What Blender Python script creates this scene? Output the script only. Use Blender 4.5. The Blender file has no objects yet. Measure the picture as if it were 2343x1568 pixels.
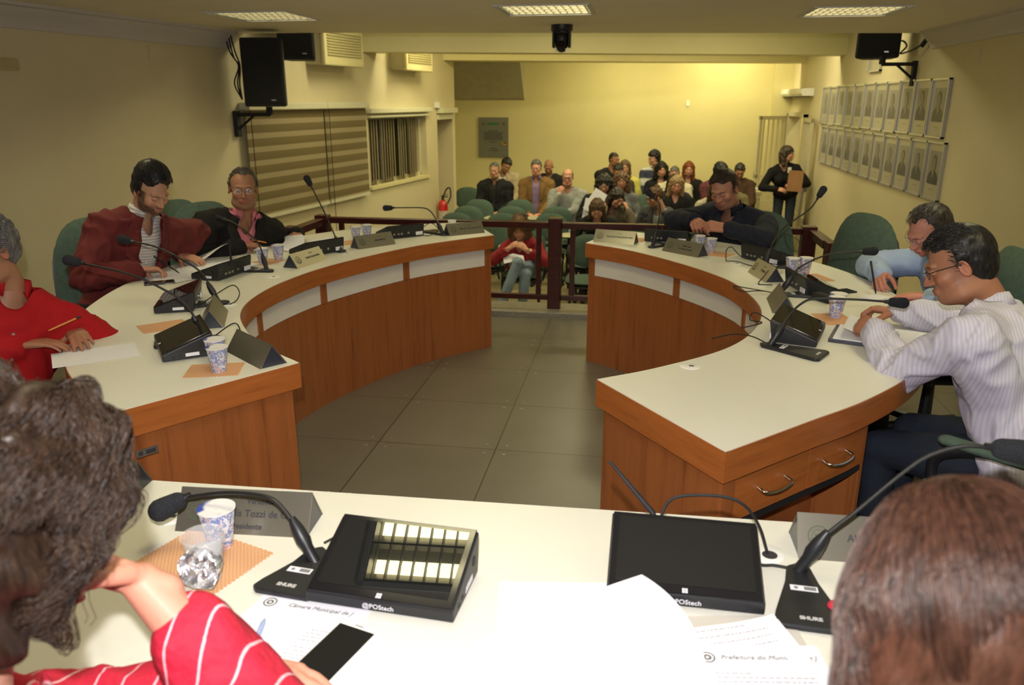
import bpy, bmesh, math, random
import numpy as np
from mathutils import Vector, Matrix, noise
C = bpy.context.scene.collection
SC = bpy.context.scene
R = math.radians
PI = math.pi

# ------------------------------------------------------------------ camera
cd = bpy.data.cameras.new('camera')
cam = bpy.data.objects.new('camera', cd); C.objects.link(cam)
cam.location = (0, 0, 1.65)
cam.rotation_euler = (R(90 - 17.2), 0, R(9.1))
cd.sensor_width = 36; cd.lens = 1787 / 2343 * 36
cd.clip_start = 0.05
cd.dof.use_dof = True; cd.dof.focus_distance = 2.6; cd.dof.aperture_fstop = 4.5
SC.camera = cam

# ------------------------------------------------------------------ light and exposure
SC.view_settings.view_transform = 'Standard'
SC.view_settings.look = 'None'
SC.view_settings.gamma = 1
SC.view_settings.use_curve_mapping = False
SC.view_settings.exposure = 0.42
w = bpy.data.worlds.new('world'); SC.world = w; w.use_nodes = True
w.node_tree.nodes['Background'].inputs[0].default_value = (1, .85, .6, 1)
w.node_tree.nodes['Background'].inputs[1].default_value = 0.02
FLASH_W = 138          # the photographer's flash, on top of the camera
TUBE = 21.0            # radiance of the fluorescent tubes
HALL_W = 24            # each ceiling lamp of the public hall
LAMPCOL = (1.0, .90, .52)

def spot(name, loc, target, power, col, angle, blend, rad):
    l = bpy.data.lights.new(name, 'SPOT'); l.energy = power; l.color = col
    l.spot_size = R(angle); l.spot_blend = blend; l.shadow_soft_size = rad
    o = bpy.data.objects.new(name, l); C.objects.link(o); o.location = loc
    o.rotation_euler = (Vector(target) - Vector(loc)).to_track_quat('-Z', 'Y').to_euler()
    return o
spot('camera_flash', (-.02, 0, 1.79), (-.76, 4.72, .55), FLASH_W, (1, .95, .93), 125, .9, .02)

def area(name, loc, sx, sy, power, col=LAMPCOL):
    l = bpy.data.lights.new(name, 'AREA'); l.shape = 'RECTANGLE'; l.size = sx; l.size_y = sy
    l.energy = power; l.color = col
    o = bpy.data.objects.new(name, l); C.objects.link(o); o.location = loc
    return o

# ------------------------------------------------------------------ materials
MATS = {}
def mat(name, col, rough=.6, metal=0, spec=.5, emit=None, es=0, alpha=None, trans=0, coat=0):
    if name in MATS: return MATS[name]
    m = bpy.data.materials.new(name); m.use_nodes = True
    b = m.node_tree.nodes['Principled BSDF']
    b.inputs['Base Color'].default_value = (*col, 1)
    b.inputs['Roughness'].default_value = rough
    b.inputs['Metallic'].default_value = metal
    b.inputs['Specular IOR Level'].default_value = spec
    b.inputs['Coat Weight'].default_value = coat
    b.inputs['Transmission Weight'].default_value = trans
    if emit: b.inputs['Emission Color'].default_value = (*emit, 1); b.inputs['Emission Strength'].default_value = es
    if alpha is not None: b.inputs['Alpha'].default_value = alpha
    MATS[name] = m
    return m
def N(m, t): return m.node_tree.nodes.new(t)
def L(m, a, b): m.node_tree.links.new(a, b)
def BS(m): return m.node_tree.nodes['Principled BSDF']
def coords(m, scale=(1, 1, 1), kind='Object', rot=(0, 0, 0)):
    tc = N(m, 'ShaderNodeTexCoord'); mp = N(m, 'ShaderNodeMapping')
    mp.inputs['Scale'].default_value = scale; mp.inputs['Rotation'].default_value = rot
    L(m, tc.outputs[kind], mp.inputs['Vector']); return mp.outputs[0]
def ramp(m, fac, stops):
    r = N(m, 'ShaderNodeValToRGB'); e = r.color_ramp.elements
    while len(e) < len(stops): e.new(.5)
    for i, (p, c) in enumerate(stops): e[i].position = p; e[i].color = (*c, 1)
    L(m, fac, r.inputs[0]); return r.outputs[0]
def noi(m, vec, scale, detail=4, rough=.6):
    n = N(m, 'ShaderNodeTexNoise'); n.inputs['Scale'].default_value = scale
    n.inputs['Detail'].default_value = detail; n.inputs['Roughness'].default_value = rough
    L(m, vec, n.inputs['Vector']); return n.outputs[0]
def bump(m, h, strength=.2, dist=.01):
    b = N(m, 'ShaderNodeBump'); b.inputs['Strength'].default_value = strength; b.inputs['Distance'].default_value = dist
    L(m, h, b.inputs['Height']); L(m, b.outputs[0], BS(m).inputs['Normal'])
def sc(c, k): return tuple(min(1, x * k) for x in c)
def nmat(name, col, rough=.6, scale=8, amt=.08, vscale=(1, 1, 1), bmp=0, bscale=60, **kw):
    """plain material with a soft variation of colour and a fine bump"""
    if name in MATS: return MATS[name]
    m = mat(name, col, rough, **kw)
    v = coords(m, vscale)
    n = noi(m, v, scale)
    L(m, ramp(m, n, [(.3, sc(col, 1 - amt)), (.7, sc(col, 1 + amt))]), BS(m).inputs['Base Color'])
    if bmp: bump(m, noi(m, v, bscale, 3), bmp, .004)
    return m
def wood(name, col, dark, vertical=True, rough=.33):
    if name in MATS: return MATS[name]
    m = mat(name, col, rough, coat=.15)
    v = coords(m, (9, 9, .55) if vertical else (1.2, 1.2, 16))
    a = noi(m, v, 3.2, 6, .6); b = noi(m, v, 11, 3, .5)
    mx = N(m, 'ShaderNodeMath'); mx.operation = 'MULTIPLY_ADD'; mx.inputs[1].default_value = .35
    L(m, b, mx.inputs[0]); L(m, a, mx.inputs[2])
    L(m, ramp(m, mx.outputs[0], [(.38, dark), (.62, col), (.9, sc(col, 1.18))]), BS(m).inputs['Base Color'])
    return m
def stripe_mat(name, base, line, scale, width=.1, rough=.8, axis='X', rot=(0, 0, 0), bmp=.1):
    """cloth with thin stripes"""
    if name in MATS: return MATS[name]
    m = mat(name, base, rough)
    v = coords(m, rot=rot)
    wv = N(m, 'ShaderNodeTexWave'); wv.bands_direction = axis; wv.inputs['Scale'].default_value = scale
    wv.inputs['Distortion'].default_value = .6; wv.inputs['Detail'].default_value = 1; L(m, v, wv.inputs['Vector'])
    L(m, ramp(m, wv.outputs['Fac'], [(1 - width * 1.6, base), (1 - width, line)]), BS(m).inputs['Base Color'])
    if bmp: bump(m, noi(m, v, 14, 3), .35, bmp * .1)
    return m

wallpaint = nmat('wall paint', (.60, .53, .345), .55, 1.2, .05, bmp=.05, bscale=90)
hallpaint = nmat('hall wall paint', (.62, .56, .29), .55, 1.2, .04, bmp=.05, bscale=90)
ceilpaint = nmat('ceiling paint', (.82, .77, .68), .8, 2, .03)
corn_m = nmat('cornice plaster', (.55, .52, .50), .7, 3, .03)
laminate = nmat('white laminate', (.72, .71, .63), .38, 2, .03)
panelwhite = nmat('white panel', (.74, .72, .66), .4, 3, .03)
woodv = wood('cherry panel', (.30, .098, .028), (.18, .052, .014))
woodb = wood('cherry edge band', (.37, .115, .026), (.28, .080, .019), False)
darkwood = nmat('dark railing wood', (.055, .012, .010), .25, 12, .3, (1, 1, 8))
black = nmat('black plastic', (.012, .013, .016), .42, 30, .1)
blackm = nmat('matt black', (.010, .010, .012), .7, 60, .2)
blackmic = nmat('foam windscreen', (.016, .018, .024), .95, 300, .5, bmp=.8, bscale=400)
screenm = mat('dark screen glass', (.008, .009, .009), .015, spec=.7)
silver = mat('brushed silver', (.42, .41, .37), .32, .85)
chrome = mat('chrome', (.75, .72, .66), .15, 1)
platem = nmat('nameplate metal', (.30, .28, .225), .3, 2, .1, metal=.75)
platedark = nmat('nameplate underside', (.03, .035, .05), .3, 10, .1)
inkm = mat('dark ink', (.03, .03, .035), .6)
whitep = nmat('paper', (.76, .76, .82), .75, 6, .02)
whitepl = nmat('white plastic', (.78, .78, .76), .4, 10, .03)
tan = None
green = nmat('green upholstery', (.068, .108, .085), .9, 40, .15, bmp=.25, bscale=220)
cupm = mat('clear cup plastic', (.85, .87, .9), .12, alpha=.2, spec=.8)
waterm = mat('water', (.92, .95, 1), .02, trans=1)
foil = nmat('foil', (.75, .76, .8), .25, 30, .2, metal=.9, bmp=.6, bscale=60)
labelblue = None

def woven():
    m = mat('woven mat', (.62, .34, .16), .8)
    v = coords(m, rot=(0, 0, R(45)))
    ch = N(m, 'ShaderNodeTexVoronoi'); ch.inputs['Scale'].default_value = 150; ch.inputs['Randomness'].default_value = 0
    L(m, v, ch.inputs['Vector'])
    L(m, ramp(m, ch.outputs['Distance'], [(.22, (.80, .60, .42)), (.4, (.60, .31, .15))]), BS(m).inputs['Base Color'])
    bump(m, ch.outputs['Distance'], .4, .002); return m
matm = woven()
def cuplabel():
    m = mat('printed cup wall', (.8, .8, .85), .3, alpha=.75)
    v = coords(m); a = noi(m, v, 55, 2)
    L(m, ramp(m, a, [(.40, (.85, .86, .9)), (.47, (.10, .18, .55)), (.56, (.82, .83, .88)), (.64, (.55, .15, .12)), (.68, (.85, .86, .9))]), BS(m).inputs['Base Color'])
    return m
cupprint = cuplabel()
def lidm_():
    m = mat('cup lid', (.85, .85, .86), .3, metal=.1)
    v = coords(m); a = noi(m, v, 20, 1)
    L(m, ramp(m, a, [(.52, (.86, .86, .88)), (.58, (.06, .09, .40))]), BS(m).inputs['Base Color']); return m
lidm = lidm_()
def floorm_():
    m = mat('raised floor panels', (.13, .115, .085), .32, spec=.5)
    v = coords(m, rot=(0, 0, 0))
    br = N(m, 'ShaderNodeTexBrick'); br.offset = 0; br.inputs['Scale'].default_value = 1
    br.inputs['Brick Width'].default_value = .6; br.inputs['Row Height'].default_value = .6
    br.inputs['Mortar Size'].default_value = .003; br.inputs['Mortar Smooth'].default_value = .1
    br.inputs['Color1'].default_value = (.170, .150, .118, 1); br.inputs['Color2'].default_value = (.155, .137, .107, 1)
    br.inputs['Mortar'].default_value = (.05, .045, .034, 1)
    mp = v.node; mp.inputs['Location'].default_value = (.04, .12, 0)
    L(m, v, br.inputs['Vector'])
    n = noi(m, coords(m), 2.5, 5)
    mx = N(m, 'ShaderNodeMix'); mx.data_type = 'RGBA'; mx.blend_type = 'MULTIPLY'; mx.inputs[0].default_value = .5
    L(m, br.outputs[0], mx.inputs[6]); L(m, ramp(m, n, [(.3, (.75, .75, .75)), (.7, (1, 1, 1))]), mx.inputs[7])
    L(m, mx.outputs[2], BS(m).inputs['Base Color']); return m
floorm = floorm_()
hallfloor = nmat('hall floor tile', (.36, .31, .17), .3, 1.5, .06)
granite = nmat('granite', (.26, .24, .19), .35, 140, .45)

# ------------------------------------------------------------------ mesh builder
class MB:
    def __init__(s): s.v = []; s.f = []; s.mi = []; s.c = None; s.M = Matrix()
    def add(s, verts, faces, mi=0):
        b = len(s.v); s.v += [tuple(s.M @ Vector(p)) for p in verts]
        s.f += [tuple(b + i for i in f) for f in faces]; s.mi += [mi] * len(faces); return s
    def box(s, c, d, rz=0, mi=0, rx=0, ry=0):
        x, y, z = d[0] / 2, d[1] / 2, d[2] / 2
        m = Matrix.Translation(c) @ Matrix.Rotation(rz, 4, 'Z') @ Matrix.Rotation(ry, 4, 'Y') @ Matrix.Rotation(rx, 4, 'X')
        P = [m @ Vector(p) for p in ((-x, -y, -z), (x, -y, -z), (x, y, -z), (-x, y, -z), (-x, -y, z), (x, -y, z), (x, y, z), (-x, y, z))]
        return s.add(P, [(0, 3, 2, 1), (4, 5, 6, 7), (0, 1, 5, 4), (1, 2, 6, 5), (2, 3, 7, 6), (3, 0, 4, 7)], mi)
    def bb(s, x0, x1, y0, y1, z0, z1, mi=0):
        return s.box(((x0 + x1) / 2, (y0 + y1) / 2, (z0 + z1) / 2), (x1 - x0, y1 - y0, z1 - z0), mi=mi)
    def prism(s, poly, z0, z1, mi=0, axis='Z'):
        n = len(poly)
        def P(a, b, z): return (a, b, z) if axis == 'Z' else ((z, a, b) if axis == 'X' else (a, z, b))
        v = [P(a, b, z0) for a, b in poly] + [P(a, b, z1) for a, b in poly]
        f = [tuple(range(n - 1, -1, -1)), tuple(range(n, 2 * n))] + [(i, (i + 1) % n, n + (i + 1) % n, n + i) for i in range(n)]
        return s.add(v, f, mi)
    def tube(s, pts, r, n=8, mi=0, caps=True):
        pts = [Vector(p) for p in pts]; k = len(pts)
        rs = r if isinstance(r, (list, tuple)) else [r] * k
        t0 = (pts[1] - pts[0]).normalized(); u = t0.orthogonal().normalized(); v = []
        for i, p in enumerate(pts):
            t = (pts[min(i + 1, k - 1)] - pts[max(i - 1, 0)]).normalized()
            u = (u - t * u.dot(t)).normalized(); w_ = t.cross(u)
            v += [p + (u * math.cos(2 * PI * j / n) + w_ * math.sin(2 * PI * j / n)) * rs[i] for j in range(n)]
        f = [(i * n + j, i * n + (j + 1) % n, (i + 1) * n + (j + 1) % n, (i + 1) * n + j) for i in range(k - 1) for j in range(n)]
        if caps: f += [tuple(range(n - 1, -1, -1)), tuple(range((k - 1) * n, k * n))]
        return s.add(v, f, mi)
    def lathe(s, prof, c=(0, 0, 0), n=20, mi=0, m=None):
        v = []; k = len(prof)
        for r_, z in prof: v += [Vector((r_ * math.cos(2 * PI * j / n), r_ * math.sin(2 * PI * j / n), z)) for j in range(n)]
        M_ = Matrix.Translation(c) @ (m or Matrix())
        f = [(i * n + j, i * n + (j + 1) % n, (i + 1) * n + (j + 1) % n, (i + 1) * n + j) for i in range(k - 1) for j in range(n)]
        f += [tuple(range(n - 1, -1, -1)), tuple(range((k - 1) * n, k * n))]
        return s.add([M_ @ p for p in v], f, mi)
    def cap(s, p0, p1, r0, r1, sx=1, sy=1, up=(0, 0, 1), n=14, mi=0):
        """tapered capsule; cross-section scaled sx (sideways) and sy (along up x axis)"""
        p0 = Vector(p0); p1 = Vector(p1); t = p1 - p0; l = t.length
        t = t.normalized() if l > 1e-6 else Vector((0, 0, 1))
        u = Vector(up).cross(t)
        u = u.normalized() if u.length > 1e-3 else t.orthogonal().normalized()
        w_ = t.cross(u).normalized(); prof = []
        for a in (-85, -60, -35, -12): prof.append((r0 * math.cos(R(a)), r0 * math.sin(R(a))))
        for q in (.25, .5, .75): prof.append((r0 + (r1 - r0) * q, l * q))
        for a in (12, 35, 60, 85): prof.append((r1 * math.cos(R(a)), l + r1 * math.sin(R(a))))
        v = []
        for r_, z in prof:
            v += [p0 + t * z + (u * sx * math.cos(2 * PI * j / n) + w_ * sy * math.sin(2 * PI * j / n)) * r_ for j in range(n)]
        k = len(prof)
        f = [(i * n + j, i * n + (j + 1) % n, (i + 1) * n + (j + 1) % n, (i + 1) * n + j) for i in range(k - 1) for j in range(n)]
        f += [tuple(range(n - 1, -1, -1)), tuple(range((k - 1) * n, k * n))]
        return s.add(v, f, mi)
    def ball(s, c, r, mi=0, n=14, k=9, m=None):
        r = r if isinstance(r, (tuple, list)) else (r, r, r)
        v = []
        for i in range(k):
            a = -PI / 2 + PI * (i + .5) / k
            v += [((m or Matrix()) @ Vector((r[0] * math.cos(a) * math.cos(2 * PI * j / n), r[1] * math.cos(a) * math.sin(2 * PI * j / n), r[2] * math.sin(a)))) + Vector(c) for j in range(n)]
        f = [(i * n + j, i * n + (j + 1) % n, (i + 1) * n + (j + 1) % n, (i + 1) * n + j) for i in range(k - 1) for j in range(n)]
        f += [tuple(range(n - 1, -1, -1)), tuple(range((k - 1) * n, k * n))]
        return s.add(v, f, mi)
    def wallstrip(s, pts, o0, o1, z0, z1, mi=0):
        """curved wall along a plan polyline, between two sideways offsets"""
        a = offset(pts, o0); b = offset(pts, o1); n = len(pts); v = []
        for i in range(n): v += [(*a[i], z0), (*b[i], z0), (*b[i], z1), (*a[i], z1)]
        f = []
        for i in range(n - 1):
            for q in range(4): f.append((i * 4 + q, i * 4 + (q + 1) % 4, (i + 1) * 4 + (q + 1) % 4, (i + 1) * 4 + q))
        f += [(3, 2, 1, 0), tuple((n - 1) * 4 + q for q in range(4))]
        return s.add(v, f, mi)
    def build(s, name, mats, parent=None, smooth=False, bevel=0, sub=0, auto=None):
        me = bpy.data.meshes.new(name); me.from_pydata(s.v, [], s.f)
        mats = mats if isinstance(mats, (list, tuple)) else [mats]
        for m in mats: me.materials.append(m)
        if len(mats) > 1: me.polygons.foreach_set('material_index', s.mi)
        bm = bmesh.new(); bm.from_mesh(me); bmesh.ops.recalc_face_normals(bm, faces=bm.faces)
        if smooth:
            for f in bm.faces: f.smooth = True
            a = R(auto or 50)
            for e in bm.edges:
                if len(e.link_faces) == 2 and e.calc_face_angle(0) > a: e.smooth = False
        bm.to_mesh(me); bm.free()
        o = bpy.data.objects.new(name, me); C.objects.link(o)
        if parent: o.parent = parent
        if bevel:
            b = o.modifiers.new('bevel', 'BEVEL'); b.width = bevel; b.segments = 2; b.limit_method = 'ANGLE'; b.angle_limit = R(40)
        if sub:
            b = o.modifiers.new('sub', 'SUBSURF'); b.levels = sub; b.render_levels = sub
        return o
def offset(pts, d):
    out = []; n = len(pts)
    for i in range(n):
        a = pts[max(i - 1, 0)]; b = pts[min(i + 1, n - 1)]
        tx, ty = b[0] - a[0], b[1] - a[1]; l = math.hypot(tx, ty) or 1
        out.append((pts[i][0] - ty / l * d, pts[i][1] + tx / l * d))
    return out
def spline(P, n=10):
    """Catmull-Rom through points of any dimension"""
    P = [Vector(p) for p in P]; Q = [P[0] * 2 - P[1]] + P + [P[-1] * 2 - P[-2]]; out = []
    for i in range(1, len(Q) - 2):
        for k in range(n):
            t = k / n; a, b, c, d = Q[i - 1:i + 3]
            out.append(.5 * ((2 * b) + (c - a) * t + (2 * a - 5 * b + 4 * c - d) * t * t + (3 * b - a - 3 * c + d) * t ** 3))
    return out + [P[-1]]
def resample(pts, step):
    pts = [Vector(p) for p in pts]; d = [0]
    for a, b in zip(pts, pts[1:]): d.append(d[-1] + (b - a).length)
    n = max(1, round(d[-1] / step)); out = []; j = 0
    for i in range(n + 1):
        t = d[-1] * i / n
        while j < len(pts) - 2 and d[j + 1] < t: j += 1
        out.append(pts[j].lerp(pts[j + 1], (t - d[j]) / max(1e-9, d[j + 1] - d[j])))
    return out, d[-1]
def section(pts, s0, s1, step=.04):
    """part of a polyline between two arc lengths"""
    pts = [Vector(p) for p in pts]; d = [0]
    for a, b in zip(pts, pts[1:]): d.append(d[-1] + (b - a).length)
    def ev(t):
        j = 0
        while j < len(pts) - 2 and d[j + 1] < t: j += 1
        return pts[j].lerp(pts[j + 1], (t - d[j]) / max(1e-9, d[j + 1] - d[j]))
    n = max(2, int((s1 - s0) / step)); return [ev(s0 + (s1 - s0) * i / n) for i in range(n + 1)]
def tag(o, label=None, cat=None, group=None, kind=None):
    if label: o['label'] = label
    if cat: o['category'] = cat
    if group: o['group'] = group
    if kind: o['kind'] = kind
    return o
def thing(name, label, cat, loc=(0, 0, 0), rz=0, group=None):
    o = bpy.data.objects.new(name, None); C.objects.link(o); o.empty_display_size = .1
    o.location = loc; o.rotation_euler = (0, 0, rz)
    return tag(o, label, cat, group)
def struct(name, mb, m, **kw):
    o = mb.build(name, m, **kw); o['kind'] = 'structure'; return o
def dup(root, loc, rz=None, label=None, group=None):
    r = root.copy(); C.objects.link(r); r.location = loc
    if rz is not None: r.rotation_euler = (0, 0, rz)
    if label: r['label'] = label
    if group: r['group'] = group
    def rec(a, b):
        for ch in list(a.children):
            c = ch.copy(); C.objects.link(c); c.parent = b; rec(ch, c)
    rec(root, r)
    return r
def text(s, size, loc, rot, m, parent, name='lettering', align='CENTER', italic=0, label=None, bold=0):
    cu = bpy.data.curves.new(name, 'FONT'); cu.body = s; cu.size = size; cu.align_x = align; cu.align_y = 'CENTER'
    cu.extrude = .0002; cu.shear = italic; cu.offset = bold; cu.resolution_u = 3
    o = bpy.data.objects.new(name, cu); C.objects.link(o); o.data.materials.append(m)
    me = bpy.data.meshes.new_from_object(o.evaluated_get(bpy.context.evaluated_depsgraph_get()))
    bpy.data.objects.remove(o); bpy.data.curves.remove(cu)
    q = bpy.data.objects.new(name, me); C.objects.link(q); q.parent = parent; q.location = loc; q.rotation_euler = rot
    if not me.materials: me.materials.append(m)
    return q
# ================================================================== the room
LK = .146
def LW(y): return -3.73 + LK * (y - 7.13)
LA = math.atan(LK)
# local frame of the left wall: x = along the wall towards the back, y = out of the room, z = up
ML = Matrix.Translation((LW(-2.6), -2.6, 0)) @ Matrix.Rotation(PI / 2 - LA, 4, 'Z')
def LS(y): return (y + 2.6) * math.sqrt(1 + LK * LK)
def lmb(): m = MB(); m.M = ML.copy(); return m

m = MB(); m.prism([(-5.4, -2.8), (2.8, -2.8), (2.8, 5.98), (-3.95, 5.98)], -.12, 0); struct('floor', m, floorm)
m = MB(); m.prism([(-3.95, 6.26), (2.8, 6.26), (2.8, 15.3), (4.6, 15.3), (4.6, 12.9), (4.6, 15.4), (-4.1, 15.4), (-4.1, 6.26)], -.7, -.6)
m = MB(); m.bb(-4.1, 4.6, 6.26, 15.4, -.7, -.6); struct('floor_hall', m, hallfloor)
m = MB(); m.bb(-4.0, 2.7, 5.96, 6.28, -.6, .045); struct('trim_1', m, granite, bevel=.008)
# ceilings
def edge(x): return 7.2 + (x + 3.95) * .1642
LAMPS = {-2.80: (1.90, 3.8, 5.86), -.69: (1.875, 3.8, 5.78), 1.42: (1.90, 3.8, 6.20)}
m = MB(); xs = -5.5
for cx_, ys in LAMPS.items():
    m.prism([(xs, -2.8), (cx_ - .3, -2.8), (cx_ - .3, edge(cx_ - .3)), (xs, edge(max(xs, -3.95)))], 2.25, 2.36); yp = -2.8
    for y_ in ys: m.bb(cx_ - .3, cx_ + .3, yp, y_ - .3, 2.25, 2.36); yp = y_ + .3
    m.prism([(cx_ - .3, yp), (cx_ + .3, yp), (cx_ + .3, edge(cx_ + .3)), (cx_ - .3, edge(cx_ - .3))], 2.25, 2.36); xs = cx_ + .3
m.prism([(xs, -2.8), (2.75, -2.8), (2.75, edge(2.75)), (xs, edge(xs))], 2.25, 2.36); struct('ceiling', m, ceilpaint)
m = MB(); m.prism([(-4.2, 7.0), (4.7, 7.0), (4.7, 15.4), (-4.2, 15.4)], 2.8, 2.9); struct('ceiling_hall', m, hallpaint)
# left wall with the window, the niche
m = lmb(); T = .16
m.bb(-.3, LS(9.66), 0, T, -.7, 2.82)
m.bb(LS(9.66), LS(11.45), 0, T, -.7, .60); m.bb(LS(9.66), LS(11.45), 0, T, 1.47, 2.82)
m.bb(LS(11.45), LS(11.86), 0, T, -.7, 2.82); m.bb(LS(11.86), LS(12.48), 0, T, 1.46, 2.82)
m.bb(LS(11.86), LS(12.48), .45, .5, -.7, 1.5); m.bb(LS(11.80), LS(11.86), T, .5, -.7, 1.5)
m.bb(LS(12.48), LS(12.58), 0, .75, -.7, 2.82)
struct('wall_left', m, wallpaint)
m = MB(); m.bb(-4.0, -3.85, 12.5, 15.3, -.7, 2.82); struct('wall_side', m, hallpaint)
m = MB(); m.bb(-4.0, 2.8, 15.0, 15.15, -.7, 2.82); struct('wall_back', m, hallpaint)
m = MB(); m.bb(2.56, 2.72, -2.8, 13.32, -.7, 2.82); m.bb(2.56, 2.72, 14.72, 15.1, -.7, 2.82); m.bb(2.56, 2.72, 13.32, 14.72, 1.42, 2.82)
struct('wall_right', m, wallpaint)
m = MB(); m.bb(-5.5, 2.8, -2.8, -2.65, -.1, 2.3); struct('wall_front', m, wallpaint)
m = MB(); m.bb(4.5, 4.6, 12.5, 15.3, -.7, 2.82); m.bb(2.7, 4.6, 12.4, 12.5, -.7, 2.82); m.bb(2.7, 4.6, 15.15, 15.25, -.7, 2.82); struct('wall_corridor', m, hallpaint)
m = MB(); m.bb(2.24, 2.565, 14.86, 15.01, -.7, 2.8); struct('trim_2', m, hallpaint)
# cornices of the lowered ceiling
prof = [(0, 2.10), (-.02, 2.10), (-.03, 2.13), (-.05, 2.16), (-.085, 2.20), (-.10, 2.225), (-.13, 2.23), (-.13, 2.252), (0, 2.252)]
m = lmb(); m.prism(prof, -.2, LS(7.05), axis='X'); struct('trim_3', m, corn_m)
m = MB(); m.prism([(2.562 + a, z) for a, z in prof], -2.7, 8.04, axis='Y'); struct('trim_4', m, corn_m)
# beams of the hall
m = MB(); m.prism([(-3.42, 9.6), (2.58, 11.25), (2.58, 11.6), (-3.42, 9.95)], 2.215, 2.82); struct('trim_5', m, hallpaint)
m = MB(); m.prism([(-3.15, 12.1), (2.58, 13.9), (2.58, 14.3), (-3.85, 12.5)], 2.235, 2.82); struct('trim_6', m, hallpaint)
# sloping underside of the stair above the back corner
m = MB(); m.prism([(14.45, 2.30), (14.95, 1.70), (15.0, 1.66), (15.0, 2.8), (14.45, 2.8)], -3.85, -2.17, axis='X'); struct('trim_7', m, nmat('shaded soffit colour', (.40, .37, .27), .7))  # shade of the underside is put into this darker colour

# ------------------------------------------------------------------ windows and blinds on the left wall
m = lmb(); y0, y1 = LS(9.66), LS(11.45)
for s_ in (y0 + .02, y0 + .6, y0 + 1.2, y1 - .02): m.bb(s_ - .025, s_ + .025, .10, .14, .6, 1.47)
m.bb(y0, y1, .10, .14, .6, .65); m.bb(y0, y1, .10, .14, 1.42, 1.47)
struct('window_1', m, nmat('window frame', (.55, .5, .33), .5))
m = lmb(); m.bb(y0, y1, .145, .155, .6, 1.47); struct('window_2', m, mat('night glass', (.10, .085, .05), .1))
m = lmb(); m.bb(y0 - .03, y1 + .03, -.035, .1, .565, .602); struct('trim_8', m, hallpaint)
def zebra():
    m = mat('zebra blind fabric', (.2, .15, .09), .85)
    tc = N(m, 'ShaderNodeTexCoord'); sp = N(m, 'ShaderNodeSeparateXYZ'); L(m, tc.outputs['Object'], sp.inputs[0])
    a = N(m, 'ShaderNodeMath'); a.operation = 'MULTIPLY_ADD'; a.inputs[1].default_value = 1 / .128; a.inputs[2].default_value = 100.45; L(m, sp.outputs[2], a.inputs[0])
    b = N(m, 'ShaderNodeMath'); b.operation = 'FRACT'; L(m, a.outputs[0], b.inputs[0])
    n = noi(m, coords(m, (60, 60, 4)), 6, 3)
    d = N(m, 'ShaderNodeMath'); d.operation = 'MULTIPLY_ADD'; d.inputs[1].default_value = .12; L(m, n, d.inputs[0]); L(m, b.outputs[0], d.inputs[2])
    L(m, ramp(m, d.outputs[0], [(.06, (.33, .27, .15)), (.10, (.15, .112, .045)), (.66, (.175, .13, .055)), (.70, (.33, .27, .155))]), BS(m).inputs['Base Color'])
    return m
zb = zebra()
railm = nmat('blind rail', (.62, .60, .44), .45, 5, .03)
BL = []
for i, (a, b, lab) in enumerate([(7.13, 8.52, 'brown striped roller blind nearest the black loudspeaker bracket'), (8.55, 9.50, 'brown striped roller blind beside the window with vertical slats')]):
    t = thing('roller_blind', lab, 'blind', (LW(a), a, 0), 0, 'striped roller blinds on the left wall')
    inv = Matrix.Translation(-t.location)
    m = MB(); m.M = inv @ ML
    m.bb(LS(a), LS(b), -.062, -.055, .56, 1.58); m.build('fabric', zb, t)
    m = MB(); m.M = inv @ ML; m.bb(LS(a) - .01, LS(b) + .01, -.12, -.002, 1.565, 1.635); m.build('headrail', railm, t, bevel=.01)
    m = MB(); m.M = inv @ ML; m.bb(LS(a), LS(b), -.072, -.045, .53, .565); m.build('bottom_rail', railm, t)
    m = MB(); m.M = inv @ ML; m.tube([(LS(a) + .03, -.1, 1.57), (LS(a) + .03, -.1, .2)], .004, 5); m.build('cord', blackm, t)
t = thing('vertical_blind', 'grey brown vertical slat blind in the recessed window', 'blind', (LW(9.66), 9.66, 0))
inv = Matrix.Translation(-t.location)
m = MB(); m.M = inv @ ML; m.bb(y0 - .05, y1 + .05, -.09, -.002, 1.50, 1.56); m.bb(y0 - .02, y1, -.06, .06, 1.445, 1.475); m.build('headrail', railm, t, bevel=.008)
slm = nmat('blind slats', (.22, .18, .10), .8, 20, .2)
for k in range(22):
    if k in (5, 12, 17): continue
    s_ = y0 + .06 + k * (y1 - y0 - .3) / 21
    m = MB(); m.M = inv @ ML; m.box((s_, .06, 1.02), (.085, .004, .80), rz=R(18)); m.build('slat', slm, t)
t = thing('niche_blind', 'rolled up blind above the tall dark niche', 'blind', (LW(12), 12, 0))
m = MB(); m.M = Matrix.Translation(-t.location) @ ML; m.bb(LS(11.84), LS(12.5), -.09, -.002, 1.47, 1.55); m.build('headrail', railm, t, bevel=.008)
m = MB(); m.M = Matrix.Translation(-t.location) @ ML; m.bb(LS(11.87), LS(12.47), -.02, .02, 1.38, 1.46); m.build('bottom_rail', railm, t)
m = lmb(); m.bb(LS(11.78), LS(11.84), -.06, 0, 1.55, 1.63); m.tube([(LS(11.8), -.03, 1.62), (LS(11.8) - .06, -.05, 1.68)], .006, 5)
tag(m.build('motion_sensor', whitepl, bevel=.005), 'small white sensor box above the niche blind', 'sensor')

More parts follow.
